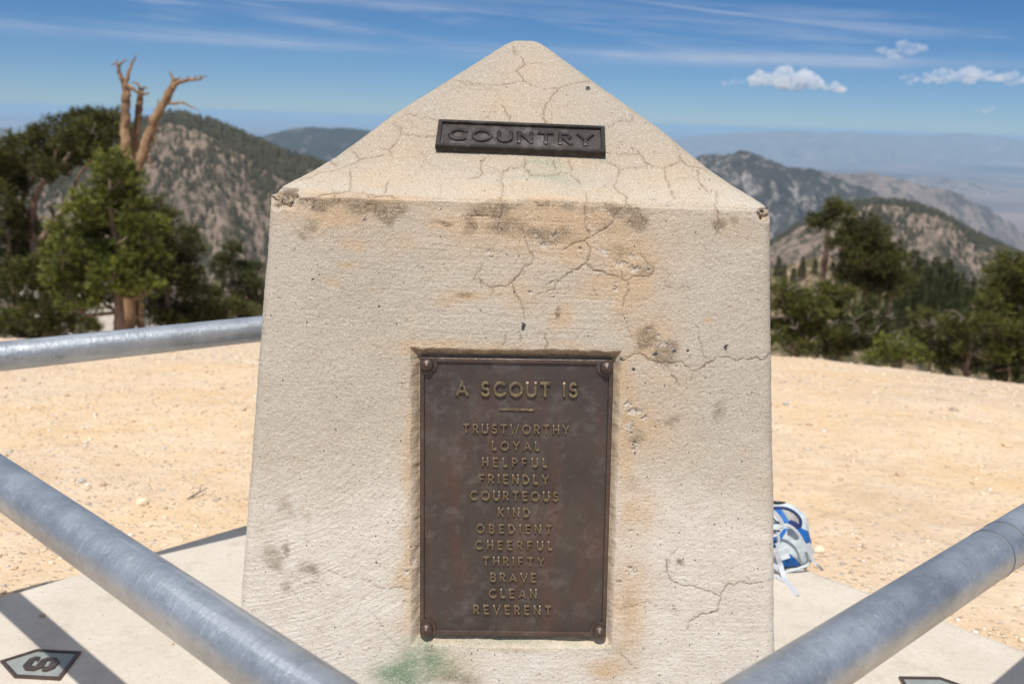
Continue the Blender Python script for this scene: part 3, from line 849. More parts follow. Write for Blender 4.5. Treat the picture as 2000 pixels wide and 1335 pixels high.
for i, i2 in ((0, 1), (1, 2), (3, 0)):   # the far right side is open
    p, q = corners[i], corners[i2]; d = (q - p) / np.linalg.norm(q - p)
    pipe_obj('rail', (*(p + d * .002), ZR), (*(q - d * .002), ZR), PR, rail_root)
for p in corners:
    pipe_obj('post', (p[0], p[1], -.02), (p[0], p[1], ZR - .012), PR, rail_root)
    mb = MB(); mb.add(*lathe([(.0004, -PR * 1.03), (PR * .6, -PR * .84), (PR * .93, -PR * .45), (PR * 1.03, 0), (PR * .93, PR * .45), (PR * .6, PR * .84), (.0004, PR * 1.03)], 28))
    mb.build('corner_weld', M_GALV, rail_root, True, Matrix.Translation((p[0] - CENTER[0], p[1] - CENTER[1], ZR)))
# the sleeve seams on the right-hand rail
d = (CRt - CN) / np.linalg.norm(CRt - CN)
M_SEAM = m_plain('dark_seam', (.10, .10, .11), .6, .6)
for px_, py_ in ((1932, 1083), (1958, 1065)):
    c = hit_z(px_, py_, ZR); tt = (c[:2] - CN) @ d; P3 = Vector((*(CN + d * tt), ZR))
    mb = MB(); k = 40; ww = .0012
    V = []; F = []
    for z_, rr in ((-ww, PR - .001), (-ww * .4, PR + .0007), (ww * .4, PR + .0007), (ww, PR - .001)):
        for j in range(k): V.append((rr * math.cos(2 * np.pi * j / k), rr * math.sin(2 * np.pi * j / k), z_))
    for i in range(3):
        for j in range(k): F.append((i * k + j, i * k + (j + 1) % k, (i + 1) * k + (j + 1) % k, (i + 1) * k + j))
    mb.add(V, F); q = Vector((d[0], d[1], 0)).to_track_quat('Z', 'Y').to_matrix().to_4x4(); q.translation = P3 - rail_root.location
    mb.build('pipe_seam', M_SEAM, rail_root, True, q)

# ================================================================== SLAB
def slab():
    A, B = hit_z(0, 1163, 0)[:2], hit_z(475, 1023.5, 0)[:2]; C, D_ = hit_z(1610, 1122, 0)[:2], hit_z(2000, 1265, 0)[:2]
    far = isect((A, B - A), (C, D_ - C))
    u = (A - B) / np.linalg.norm(A - B); v = (D_ - C) / np.linalg.norm(D_ - C)
    L = 2.42
    P = [far, far + u * L, far + u * L + v * L, far + v * L]
    P = [np.array(p) for p in P]
    # dense top with slight unevenness and rounded arrises
    n = 160; V = []; 
    g = np.concatenate([[0, .0012, .004], np.linspace(.01, .99, n - 6), [.996, .9988, 1]])
    dz = np.zeros(len(g)); dz[0] = dz[-1] = -.008; dz[1] = dz[-2] = -.003
    S_, T_ = np.meshgrid(g, g, indexing='ij'); DZ = np.minimum(*np.meshgrid(dz, dz, indexing='ij'))
    XY = P[0] + S_[..., None] * (u * L) + T_[..., None] * (v * L)
    edge = np.minimum(np.minimum(S_, 1 - S_), np.minimum(T_, 1 - T_))
    XY += (fbm(XY[..., 0] * 9, XY[..., 1] * 9, 0, 4, 90)[..., None] * .010) * (edge < .003)[..., None]
    Z = DZ + fbm(XY[..., 0] * 2.5, XY[..., 1] * 2.5, 0, 3, 80) * .004 - .002
    V = np.stack([XY[..., 0], XY[..., 1], Z], -1).reshape(-1, 3); m = len(g)
    i = np.arange(m - 1)[:, None] * m; j = np.arange(m - 1)[None]
    F = np.stack([i + j, i + m + j, i + m + j + 1, i + j + 1], -1).reshape(-1, 4)
    per = [k for k in range(m)] + [k * m + m - 1 for k in range(1, m)] + [(m - 1) * m + k for k in range(m - 2, -1, -1)] + [k * m for k in range(m - 2, 0, -1)]
    low = V[per].copy(); low[:, 2] = -.16; b = len(V); V = np.vstack([V, low]); k = len(per)
    Fs = np.array([[per[q], per[(q + 1) % k], b + (q + 1) % k, b + q] for q in range(k)])
    o = mesh_np('pavement', V, [F, Fs], M_SLAB, True); tag(o, 'pale concrete slab under the monument', None, None, 'structure')
    return P
SLAB_P = slab()

# ------------------------------------------------------------------ letter plates let into the slab
def poly_frame(P, bw, z0, z1):
    P = np.array(P); n = len(P); cen = P.mean(0)
    inn = []
    for i in range(n):
        a_, b_, c_ = P[i - 1], P[i], P[(i + 1) % n]
        d1 = (b_ - a_) / np.linalg.norm(b_ - a_); d2 = (c_ - b_) / np.linalg.norm(c_ - b_)
        n1 = np.array([-d1[1], d1[0]]); n2 = np.array([-d2[1], d2[0]])
        if n1 @ (cen - b_) < 0: n1 = -n1
        if n2 @ (cen - b_) < 0: n2 = -n2
        m = n1 + n2; m /= np.linalg.norm(m); inn.append(b_ + m * bw / max(m @ n1, .2))
    inn = np.array(inn); V = []
    for ring, z in ((P, z0), (P, z1), (inn, z1), (inn, z0)): V += [(p[0], p[1], z) for p in ring]
    F = [(k * n + i, k * n + (i + 1) % n, (k + 1) * n + (i + 1) % n, (k + 1) * n + i) for k in range(3) for i in range(n)]
    return V, F, inn
def ground_plate(px_pts, label, letter):
    W = np.array([hit_z(x, y, 0)[:2] for x, y in px_pts]); c = W.mean(0)
    root = empty('letter_plate', (c[0], c[1], 0)); tag(root, label, 'plate', 'letter plates let into the slab')
    L = W - c
    V, F, inn = poly_frame(L, .0085, -.004, .0045)
    mb = MB(); mb.add(V, F); mb.build('plate_border', M_BFRAME, root)
    mb = MB(); mb.add([(p[0], p[1], .0012) for p in inn], [tuple(range(len(inn)))]); f = mb.build('plate_field', M_GREY, root)
    me = f.data; 
    if me.polygons[0].normal.z < 0: me.flip_normals()
    if letter:
        # blocky octagonal S on its side, its head towards the point of the plate
        S = [(496,690),(640,535),(780,488),(880,500),(822,588),(800,583),(808,556),(760,556),(655,690),(770,700),(900,560),(1040,506),(1232,520),(1300,600),(1180,742),(1010,802),(908,795),(950,712),(1040,706),(1135,572),(1020,568),(930,720),(730,788),(545,775)]
        P = np.array([hit_z(x / 11.11, 1240 + y / 11.11, 0)[:2] for x, y in S]) - c
        m = bpy.data.meshes.new('letter'); import bmesh
        bm = bmesh.new(); vs = [bm.verts.new((p[0], p[1], .001)) for p in P]; fc = bm.faces.new(vs)
        r_ = bmesh.ops.extrude_face_region(bm, geom=[fc]); bmesh.ops.translate(bm, verts=[g for g in r_['geom'] if isinstance(g, bmesh.types.BMVert)], vec=(0, 0, .0042))
        bmesh.ops.recalc_face_normals(bm, faces=bm.faces); bmesh.ops.triangulate(bm, faces=[f_ for f_ in bm.faces if len(f_.verts) > 4])
        bm.to_mesh(m); bm.free(); m.materials.append(M_BFRAME)
        o = bpy.data.objects.new('letter', m); COL.objects.link(o); o.parent = root; o['label'] = 'raised block letter S'
ground_plate([(0,1292),(73,1269),(159,1273.5),(117.5,1327.5),(28,1322.5)], 'five-sided grey bronze plate with a raised letter S, let into the slab', True)
ground_plate([(1755,1322.5),(1835,1323.5),(1912,1350),(1866,1388),(1790,1384)], 'five-sided grey bronze plate in the slab under the right-hand rail', False)

# ================================================================== GROUND SHEET
def knot_k(m):
    lo, hi = .002, .08
    for _ in range(50):
        k = (lo + hi) / 2; r = math.sqrt(H / k + 6.25); s_ = 2 * k * (r - 2.5)
        if s_ < m: lo = k
        else: hi = k
    return k
_KN = []
for x, y in ((-700, 655), (0, 657), (90, 661), (250, 652), (450, 655), (700, 660), (1100, 672), (1510, 690), (1700, 709), (2000, 745), (2600, 800)):
    d_ = ray(x, y); _KN.append((math.atan2(d_[0], d_[1]), knot_k(-d_[2] / math.hypot(d_[0], d_[1]))))
_KA = np.array([k[0] for k in _KN]); _KK = np.array([k[1] for k in _KN])
def ground_z(x, y):
    x = np.asarray(x, float); y = np.asarray(y, float)
    r = np.hypot(x, y); az_ = np.arctan2(x, y); k = np.interp(az_, _KA, _KK)
    r0 = 2.5 + .28 / k      # where the slope reaches .56 it stays so
    z = -k * np.clip(np.minimum(r, r0) - 2.5, 0, None) ** 2 - .56 * np.clip(r - r0, 0, None)
    amp = sstep(2.6, 5.5, r) * (1 + sstep(30, 200, r) * 6)
    z = z + fbm(x * .5, y * .5, 0, 4, 101) * .16 * amp + fbm(x * 2.2, y * 2.2, 0, 4, 103) * .035 * sstep(1.0, 3.5, r) + fbm(x * 9, y * 9, 0, 3, 105) * .014
    z = z + sstep(60, 900, r) * fbm(x * .004, y * .004, 0, 5, 107) * 160
    base = -1150 + fbm(x * .00012, y * .00012, 0, 6, 109) * 520 * sstep(3000, 9000, r) + sstep(5e3, 9e4, r) * 350
    return np.maximum(z, base) - .045
def ground():
    nr, na = 560, 900
    rr = np.concatenate([np.linspace(.05, 14, 330), np.geomspace(14.06, 120000, nr - 330)])
    aa = np.linspace(-math.pi, math.pi, na, endpoint=False)
    # finer where the lens looks
    aa = aa - .62 * np.sin(aa)
    Rm, A_ = np.meshgrid(rr, aa, indexing='ij'); X = Rm * np.sin(A_); Y = Rm * np.cos(A_)
    Z = ground_z(X, Y)
    V = np.stack([X, Y, Z], -1).reshape(-1, 3)
    V = np.vstack([V, [0, 0, ground_z(0, 0)]])
    i = np.arange(nr - 1)[:, None] * na; j = np.arange(na)[None]; jn = (j + 1) % na
    F = np.stack([i + j, i + na + j, i + na + jn, i + jn], -1).reshape(-1, 4)
    Fc = np.stack([np.full(na, len(V) - 1), np.arange(na), (np.arange(na) + 1) % na], 1)
    o = mesh_np('ground', V, [F, Fc], M_GROUND, True); tag(o, 'tan sandy summit ground', None, None, 'structure')
ground()

# ------------------------------------------------------------------ loose gravel (uncountable) and single rocks
_t = (1 + 5 ** .5) / 2
ICO_V = np.array([(-1,_t,0),(1,_t,0),(-1,-_t,0),(1,-_t,0),(0,-1,_t),(0,1,_t),(0,-1,-_t),(0,1,-_t),(_t,0,-1),(_t,0,1),(-_t,0,-1),(-_t,0,1)]) / math.sqrt(1 + _t * _t)
ICO_F = np.array([(0,11,5),(0,5,1),(0,1,7),(0,7,10),(0,10,11),(1,5,9),(5,11,4),(11,10,2),(10,7,6),(7,1,8),(3,9,4),(3,4,2),(3,2,6),(3,6,8),(3,8,9),(4,9,5),(2,4,11),(6,2,10),(8,6,7),(9,8,1)])
def inside_slab(x, y, pad=0.0):
    P = SLAB_P; ok = np.ones_like(x, bool); c = sum(P) / 4
    for i in range(4):
        a_, b_ = P[i], P[(i + 1) % 4]; n_ = np.array([-(b_ - a_)[1], (b_ - a_)[0]]); n_ /= np.linalg.norm(n_)
        if n_ @ (c - a_) < 0: n_ = -n_
        ok &= ((x - a_[0]) * n_[0] + (y - a_[1]) * n_[1]) > -pad
    return ok
def gravel():
    n = 34000
    r = 2.2 + 9.5 * rng.random(n) ** 1.25; a_ = (rng.random(n) - .5) * 2.0
    x, y = r * np.sin(a_), r * np.cos(a_)
    dens = fbm(x * .8, y * .8, 0, 3, 121) + .5
    keep = (rng.random(n) < np.clip(dens * 1.5 - .25, .12, 1)) & ~inside_slab(x, y, .02)
    x, y, r = x[keep], y[keep], r[keep]; n = len(x)
    s = .003 + .0095 * rng.random(n) ** 3.4 + .0016 * np.clip(r - 3, 0, 6) * rng.random(n)
    big = rng.random(n) < .003; s[big] *= 1.8
    V = ICO_V[None] * (1 + .5 * (rng.random((n, 12, 1)) - .5))
    sc = s[:, None] * (1 + .7 * (rng.random((n, 3)) - .5)); sc[:, 2] *= .62
    th = rng.random(n) * 6.283; V = V * sc[:, None, :]
    c_, s_ = np.cos(th)[:, None], np.sin(th)[:, None]
    X = V[..., 0] * c_ - V[..., 1] * s_ + x[:, None]; Y = V[..., 0] * s_ + V[..., 1] * c_ + y[:, None]
    Z = V[..., 2] + (ground_z(x, y) + s * .16)[:, None]
    F = (ICO_F[None] + (np.arange(n) * 12)[:, None, None]).reshape(-1, 3)
    tint = np.repeat(rng.random(n) ** .9, 12)
    o = mesh_np('gravel', np.stack([X, Y, Z], -1).reshape(-1, 3), F, M_STONE, False, {'tint': tint})
    tag(o, 'small loose stones scattered over the sandy ground', 'gravel', None, 'stuff')
gravel()
import bmesh
def rock_mesh(seed, sx, sy, sz, tint):
    bm = bmesh.new(); bmesh.ops.create_icosphere(bm, subdivisions=3, radius=1)
    V = np.array([v.co for v in bm.verts]); V = np.sign(V) * np.abs(V) ** .85
    V = V * (1 + fbm(V[:, 0] * 1.3 + seed * 7, V[:, 1] * 1.3, V[:, 2] * 1.3 + 9, 4, seed)[:, None] * .9) * np.array([sx, sy, sz])
    for v, p in zip(bm.verts, V): v.co = p
    me = bpy.data.meshes.new('rock'); bm.to_mesh(me); bm.free(); me.materials.append(M_STONE)
    at_ = me.attributes.new('tint', 'FLOAT', 'POINT'); at_.data.foreach_set('value', np.full(len(me.vertices), tint, np.float32))
    return me
ROCKS = [ # photo x,y, half width px, aspect, tint, label
    (278, 983, 17, .75, .30, 'angular tan rock on the sand above the left-hand rail'),
    (28, 1110, 10, .8, .55, 'small brown stone at the left edge of the sand'),
    (430, 884, 10, .7, .6, 'little dark-sided stone on the sand left of the pillar'),
    (160, 941, 12, .7, .9, 'flat grey and tan stone on the sand at the left'),
    (83, 1203, 7, .8, .70, 'brown pebble lying in the rail shadow on the slab'),
    (1862, 800, 11, .6, .84, 'dark stone far up the sand at the right'),
    (1535, 790, 10, .7, .88, 'grey stone on the sand close to the right edge of the pillar'),
    (1757, 928, 12, .6, .72, 'brown chunk of rock half buried in the sand at the right'),
    (1600, 1076, 16, .7, .33, 'pale rounded stone on the sand beside the backpack'),
    (1966, 872, 14, .6, .60, 'orange-brown flat stone at the right edge of the sand'),
    (338, 1257, 4, .8, .7, 'tiny brown pebble on the slab below the left-hand rail'),
]
for i, (x, y, hw, asp, tn, lb) in enumerate(ROCKS):
    p = hit_z(x, y, 0.0)
    for _ in range(6): p = hit_z(x, y, float(ground_z(p[0], p[1])) if not inside_slab(p[:1], p[1:2])[0] else 0.0)
    dist = np.linalg.norm(p - np.array([0, 0, H])); s = hw * .62 / FPX * dist
    me = rock_mesh(300 + i, s, s * .9, s * asp, tn)
    o = bpy.data.objects.new('stone', me); COL.objects.link(o); o.location = (p[0], p[1], p[2] + s * asp * .35); o.rotation_euler = (0, 0, i * 1.7)
    tag(o, lb, 'stone')
# dead twig on the sand left of the pillar
p = hit_z(392, 945, -.02)
mb = MB()
for pts, r_ in (([(0, 0, .01), (.02, .01, .02), (.045, .03, .03), (.07, .03, .045)], .006), ([(.03, .02, .025), (.03, .04, .05), (.045, .05, .055)], .004), ([(0, 0, .01), (-.02, -.04, .006)], .006)):
    P_ = smooth_poly(pts, 4); mb.add(*tube(P_, np.linspace(r_, r_ * .4, len(P_)), 7, True, .3))
o = mb.build('twig', m_bark('grey_twig', (.16, .13, .10), (.30, .26, .22), (.42, .38, .33)), None, True); o.scale = (.7, .7, .7); o.location = (p[0] - .03, p[1], float(ground_z(p[0], p[1]))); tag(o, 'short forked grey twig lying on the sand left of the pillar', 'twig')

# ================================================================== MOUNTAINS
def cones(P, hgt, rad, n=6, lean=0.0):
    """two stacked ragged cones per conifer, all in one mesh"""
    m = len(P); V = []; F = []
    th = np.arange(n) * 2 * np.pi / n
    ph = rng.random(m) * 6.28
    per = 2 * (n + 1)
    out_ = np.zeros((m, per, 3))
    for q, (z0, z1, rs) in enumerate(((.06, .72, 1.0), (.38, 1.0, .68))):
        jr = 1 + .5 * (rng.random((m, n)) - .5)
        out_[:, q * (n + 1):q * (n + 1) + n, 0] = np.cos(th[None] + ph[:, None]) * (rad * rs)[:, None] * jr
        out_[:, q * (n + 1):q * (n + 1) + n, 1] = np.sin(th[None] + ph[:, None]) * (rad * rs)[:, None] * jr
        out_[:, q * (n + 1):q * (n + 1) + n, 2] = (z0 * hgt)[:, None] * (1 + .3 * (rng.random((m, n)) - .5))
        out_[:, q * (n + 1) + n, 2] = z1 * hgt
    out_ += P[:, None, :]
    f = []
    for q in range(2):
        b = q * (n + 1)
        for j in range(n): f.append((b + j, b + (j + 1) % n, b + n))
    F = (np.array(f)[None] + (np.arange(m) * per)[:, None, None]).reshape(-1, 3)
    return out_.reshape(-1, 3), F, per

M_FARTREE = m_foliage('far_conifer', (.024, .024, .013), (.036, .036, .019), (.058, .055, .030))
def mountain(name, pts, D, slope, length, amp, freq, mat, label, trees=0, th=(9, 16), tdens=.5, seed=1, ext=True, crest=0.0, D2=None, label_t=None, back=.5):
    """ridge line through the photo's skyline at its real distance; a gullied slope falls towards the lens and away behind"""
    pts = np.array(pts, float); xs = np.arange(pts[0, 0], pts[-1, 0] + .1, 3.0 if D < 3000 else 5.0)
    # smooth interpolation of skyline
    ys = np.interp(xs, pts[:, 0], pts[:, 1]); k = np.ones(7) / 7; ys = np.convolve(np.pad(ys, 3, 'edge'), k, 'valid')
    Ds = np.interp(xs, [xs[0], xs[-1]], [D, D2 or D])
    RD = np.array([at(x, y, dd_) for x, y, dd_ in zip(xs, ys, Ds)])
    nt_ = 150; tt = np.concatenate([-np.linspace(1, .02, 24) ** 1.3 * back, np.linspace(0, 1, nt_) ** 1.25])
    hd = RD[:, :2] / np.linalg.norm(RD[:, :2], axis=1)[:, None]
    T = tt[:, None] * length
    X = RD[None, :, 0] - hd[None, :, 0] * T; Y = RD[None, :, 1] - hd[None, :, 1] * T
    s = np.concatenate([[0], np.cumsum(np.hypot(*np.diff(RD[:, :2], axis=0).T))])[None]
    g = 1 - np.abs(fbm(s * freq + fbm(X * freq * .6, Y * freq * .6, 0, 3, seed + 9) * 1.6, T * freq * .33, 0, 5, seed)) * 4.0
    n2 = fbm(X * freq * 1.2, Y * freq * 1.2, 0, 6, seed + 3, .56)
    w_ = np.clip(np.abs(T) / (length * .22), 0, 1) ** .7
    Z = RD[None, :, 2] - np.abs(T) * slope * (.75 + .25 * np.clip(np.abs(T) / length * 2, 0, 1)) + (-np.clip(1 - g, 0, 1) * amp * .55 + n2 * amp * 1.6) * w_ + fbm(X * freq * 9, Y * freq * 9, 0, 4, seed + 5) * amp * .14
    m = len(xs); V = np.stack([X, Y, Z], -1).reshape(-1, 3); r_ = len(tt)
    i = np.arange(r_ - 1)[:, None] * m; j = np.arange(m - 1)[None]
    F = np.stack([i + j, i + j + 1, i + m + j + 1, i + m + j], -1).reshape(-1, 4)
    o = mesh_np(name, V, F, mat, True); tag(o, label, None, None, 'structure')
    if trees:
        # candidate positions on the surface, thinned by clumps, denser in gullies and along the crest
        n = trees * 4
        ti = rng.random(n) ** 1.1 * (r_ - 26) + 23; xi = rng.random(n) * (m - 1.01)
        if crest: 
            c_ = int(n * crest); ti[:c_] = 22 + rng.random(c_) * 3.5
        i0, j0 = ti.astype(int), xi.astype(int); fi, fj = (ti - i0)[:, None], (xi - j0)[:, None]
        G = np.stack([X, Y, Z], -1)
        i1 = np.minimum(i0 + 1, r_ - 1)
        P = (G[i0, j0] * (1 - fi) + G[i1, j0] * fi) * (1 - fj) + (G[i0, j0 + 1] * (1 - fi) + G[i1, j0 + 1] * fi) * fj
        gg = g[i0, j0]; cl = fbm(s[0][j0] * freq * 10, ti * .16, 0, 4, seed + 11) + .5 * fbm(P[:, 0] * freq * 2, P[:, 1] * freq * 2, 0, 2, seed + 12)
        score = cl * 1.1 + (1 - gg) * .25 + rng.random(n) * .62 + (tdens - .5)
        if crest: score[:c_] += .5
        keep = np.argsort(-score)[:trees]
        P = P[keep]; hh = th[0] + (th[1] - th[0]) * rng.random(len(P)); P[:, 2] -= hh * .08
        Vt, Ft, per = cones(P, hh, hh * (.17 + .12 * rng.random(len(P))))
        ot = mesh_np('forest', Vt, Ft, M_FARTREE, False, {'tint': np.repeat(rng.random(len(P)), per)})
        tag(ot, label_t or ('dark conifers spread over ' + label), 'forest', None, 'stuff')
    return o

TAN, TAN2, SCRUB = (.27, .205, .16), (.155, .12, .097), (.065, .06, .04)
MR1 = m_rock_hill('rocky_slope', TAN, TAN2, SCRUB, .49, .022)
MR2 = m_rock_hill('forest_floor', (.20, .165, .12), (.13, .11, .08), (.05, .052, .03), .60, .010)
MR3 = m_rock_hill('far_granite', (.34, .30, .27), (.12, .105, .09), (.028, .03, .026), .58, .0034)
MR4 = m_rock_hill('far_dark_ridge', (.15, .13, .12), (.07, .065, .055), (.035, .04, .03), .60, .0016)
MR5 = m_rock_hill('far_brown_ridge', (.26, .205, .175), (.14, .115, .10), (.07, .065, .055), .47, .0016)
# left: forested shoulder behind, rocky face in front
mountain('mountain', [(-300, 420), (-120, 360), (40, 330), (180, 285), (270, 247), (318, 232), (345, 229), (400, 239), (470, 264), (540, 298), (610, 320), (700, 356), (820, 420), (1000, 520), (1150, 640), (1250, 760)], 1250, .55, 420, 26, .012, MR2,
    'forested brown ridge behind the dead tree', 11000, (7, 13), .5, 11, crest=.08, label_t='dark conifers covering the long ridge behind the dead tree')
mountain('mountain', [(-300, 450), (-60, 400), (80, 372), (180, 330), (262, 272), (305, 246), (340, 238), (372, 250), (412, 264), (450, 284), (500, 318), (560, 352), (640, 392), (760, 470), (900, 560), (1050, 680), (1150, 800)], 1060, .62, 520, 34, .014, MR1,
    'pale rocky mountainside with scattered trees at the left', 12000, (4.5, 9), .5, 21, crest=.02, label_t='scattered dark conifers on the pale rocky mountainside')
# middle left: blue mountain
mountain('mountain', [(380, 330), (440, 300), (500, 273), (545, 257), (592, 246), (625, 245), (660, 248), (715, 252), (800, 262), (900, 285), (1100, 330), (1300, 400), (1450, 480), (1550, 560)], 9500, .36, 5200, 420, .0009, MR4,
    'dark blue mountain seen between the left hill and the pillar', 0, seed=31)
mountain('mountain', [(-500, 290), (-200, 262), (-60, 254), (0, 250), (15, 248), (26, 256), (40, 262), (52, 246), (62, 240), (75, 250), (120, 262), (200, 270), (380, 262), (440, 258), (470, 262), (520, 275), (700, 300)], 24000, .25, 9000, 600, .0004, MR5,
    'very distant pale blue peaks low on the horizon at the left', 0, seed=37)
# right: granite mountain, long brown ridge, rocky wooded hill
mountain('mountain', [(500, 560), (700, 480), (900, 430), (1100, 385), (1250, 340), (1340, 308), (1372, 300), (1392, 303), (1425, 298), (1450, 290), (1478, 304), (1520, 318), (1560, 330), (1604, 338), (1650, 356), (1700, 372), (1740, 392), (1800, 430), (1900, 500)], 5600, .50, 2600, 330, .0024, MR3,
    'grey granite mountain with pale scree just right of the pillar', 0, seed=41)
mountain('mountain', [(1250, 420), (1400, 385), (1480, 360), (1560, 338), (1600, 332), (1640, 340), (1685, 336), (1730, 345), (1780, 353), (1808, 366), (1850, 372), (1885, 382), (1920, 402), (1960, 424), (2000, 455), (2060, 500), (2200, 600)], 9000, .40, 4600, 330, .0013, MR5,
    'long brown ridge running down to the desert at the right', 0, seed=43)
mountain('mountain', [(1640, 360), (1760, 348), (1830, 346), (1900, 356), (1980, 378), (2100, 390), (2300, 420)], 19000, .16, 6500, 380, .0007, MR5, 'low pink desert hills beyond the brown ridge', 0, seed=47)
mountain('mountain', [(1250, 275), (1350, 268), (1450, 259), (1545, 255), (1600, 259), (1660, 257), (1740, 262), (1820, 264), (1880, 258), (1960, 268), (2100, 285), (2300, 290)], 42000, .12, 9000, 500, .0003, MR5, 'faint flat mountains on the far horizon at the right', 0, seed=49)
mountain('mountain', [(700, 860), (900, 740), (1100, 650), (1300, 560), (1420, 520), (1500, 482), (1545, 452), (1600, 424), (1650, 404), (1700, 396), (1740, 396), (1790, 404), (1850, 428), (1900, 458), (1960, 486), (2010, 508), (2100, 560), (2250, 640)], 1350, .60, 620, 36, .013, MR1,
    'rounded rocky hill with a wooded crest at the right', 17000, (5, 11), .5, 51, crest=.10, label_t='dark conifers dotted over the rounded hill at the right')
mountain('mountain', [(700, 680), (900, 650), (1200, 590), (1380, 548), (1470, 532), (1530, 522), (1580, 503), (1615, 496), (1660, 520), (1720, 560), (1800, 590), (1900, 620), (2000, 640), (2200, 690)], 150, .55, 60, 7, .07, m_rock_hill('near_rocky_spur', (.34, .25, .17), (.20, .15, .10), (.07, .065, .03), .52, .10),
    'rocky spur falling away below the summit at the right', 0, seed=61)
mountain('mountain', [(-500, 600), (-200, 575), (0, 560), (100, 566), (200, 585), (330, 600), (460, 612), (560, 628), (700, 640), (900, 655), (1150, 670)], 70, .5, 30, 4, .12, m_rock_hill('near_pale_spur', (.50, .44, .38), (.34, .29, .24), (.13, .12, .07), .40, .15),
    'pale stony spur below the summit behind the left-hand trees', 0, seed=67)

# ================================================================== HAZE (even air, sky outside)
def haze():
    X = 125000; z0, z1 = -1900.0, 32.0
    V = [(x * X, y * X, z) for z in (z0, z1) for x, y in ((-1, -1), (1, -1), (1, 1), (-1, 1))]
    F = [(0, 3, 2, 1), (4, 5, 6, 7), (0, 1, 5, 4), (1, 2, 6, 5), (2, 3, 7, 6), (3, 0, 4, 7)]
    m = bpy.data.materials.new('haze_air'); m.use_nodes = True; t = m.node_tree; t.nodes.clear()
    o_ = t.nodes.new('ShaderNodeOutputMaterial'); v = t.nodes.new('ShaderNodeVolumePrincipled')
    v.inputs['Color'].default_value = (.43, .66, .87, 1); v.inputs['Density'].default_value = HAZE_D; v.inputs['Anisotropy'].default_value = .0
    t.links.new(v.outputs[0], o_.inputs['Volume'])
    mb = MB(); mb.add(V, F); o = mb.build('haze', m); tag(o, 'pale blue haze filling the air over the valleys', 'haze', None, 'stuff')
HAZE_D = 3.1e-5
haze()

# ================================================================== CLOUDS
def cloud(lumps, D, label, dens, seed):
    bm = bmesh.new(); rg = np.random.default_rng(seed); m_px = D / FPX
    cen = at(np.mean([l[0] for l in lumps]), np.mean([l[1] for l in lumps]), D)
    for (x, y, rx, ry) in lumps:
        c = at(x, y, D)
        for k in range(9):
            a_ = rg.random() * 6.28; f = rg.random() ** .6 * .75
            q = c + np.array([math.cos(a_) * rx * f * m_px, (rg.random() - .5) * rx * m_px * 1.2, math.sin(a_) * ry * f * m_px])
            r_ = min(rx, ry) * m_px * (.42 + .4 * rg.random())
            g = bmesh.ops.create_icosphere(bm, subdivisions=3, radius=1)
            for v in g['verts']:
                p = np.array(v.co); p[2] *= .8 if p[2] > 0 else .5
                v.co = Vector(q - cen + p * np.array([r_ * 1.25, r_ * 1.2, r_]))
    V = np.array([v.co for v in bm.verts]); sc = 1 / (10 * m_px)
    nrm = V / (np.linalg.norm(V, axis=1)[:, None] + 1e-9)
    off = np.stack([fbm(V[:, 0] * sc, V[:, 1] * sc, V[:, 2] * sc + k * 31, 4, seed + k) for k in range(3)], 1) * 13 * m_px
    V = V + off
    for v, p in zip(bm.verts, V): v.co = p
    me = bpy.data.meshes.new('cloud'); bm.to_mesh(me); bm.free()
    m = bpy.data.materials.new('cloud_vapour'); m.use_nodes = True; t = m.node_tree; t.nodes.clear()
    o_ = t.nodes.new('ShaderNodeOutputMaterial'); v = t.nodes.new('ShaderNodeVolumePrincipled')
    v.inputs['Color'].default_value = (1, 1, 1, 1); v.inputs['Density'].default_value = dens; v.inputs['Anisotropy'].default_value = .0
    t.links.new(v.outputs[0], o_.inputs['Volume']); me.materials.append(m)
    o = bpy.data.objects.new('cloud', me); COL.objects.link(o); o.location = cen; tag(o, label, 'cloud')
CD = 14000
cloud([(1490,156,26,15),(1520,152,30,20),(1545,166,40,10),(1572,160,30,24),(1600,172,30,8),(1638,171,22,11)], CD, 'bright white puffy cloud, the largest, right of the pyramid top', .0065, 1)
cloud([(1424,164,20,7),(1440,158,14,6)], CD, 'small grey wisp of cloud just left of the largest white cloud', .003, 2)
cloud([(1790,155,40,9),(1835,150,32,14),(1880,146,34,20),(1925,152,40,13)], CD, 'long ragged white cloud near the right edge of the sky', .0045, 3)
cloud([(1985,153,40,15),(2040,158,40,16)], CD, 'grey-white cloud cut by the right edge', .0035, 4)
cloud([(1752,104,34,13),(1775,96,24,15)], CD, 'small grey-lilac cloud above the long ragged one', .0026, 5)
cloud([(1918,217,20,5),(1935,214,10,4)], CD, 'tiny pale cloud low over the haze at the right', .004, 6)

# ================================================================== TREES
FOL_PINE = m_foliage('bright_pine_needles', (.025, .036, .008), (.105, .125, .018), (.26, .26, .040))
FOL_DARK = m_foliage('limber_pine_needles', (.014, .018, .006), (.058, .062, .013), (.150, .145, .024))
FOL_MID = m_foliage('mid_green_needles', (.016, .022, .009), (.050, .060, .017), (.115, .120, .027))
FOL_DARK2 = m_foliage('olive_pine_needles', (.018, .024, .007), (.085, .090, .017), (.21, .20, .034))
BARK = m_bark('pine_bark', (.10, .065, .045), (.22, .15, .11), (.33, .24, .18))
DEAD = m_bark('bleached_dead_wood', (.12, .065, .035), (.30, .185, .10), (.44, .30, .18))

DEAD2 = m_bark('grey_dead_stick', (.15, .12, .10), (.26, .22, .18), (.30, .26, .22))

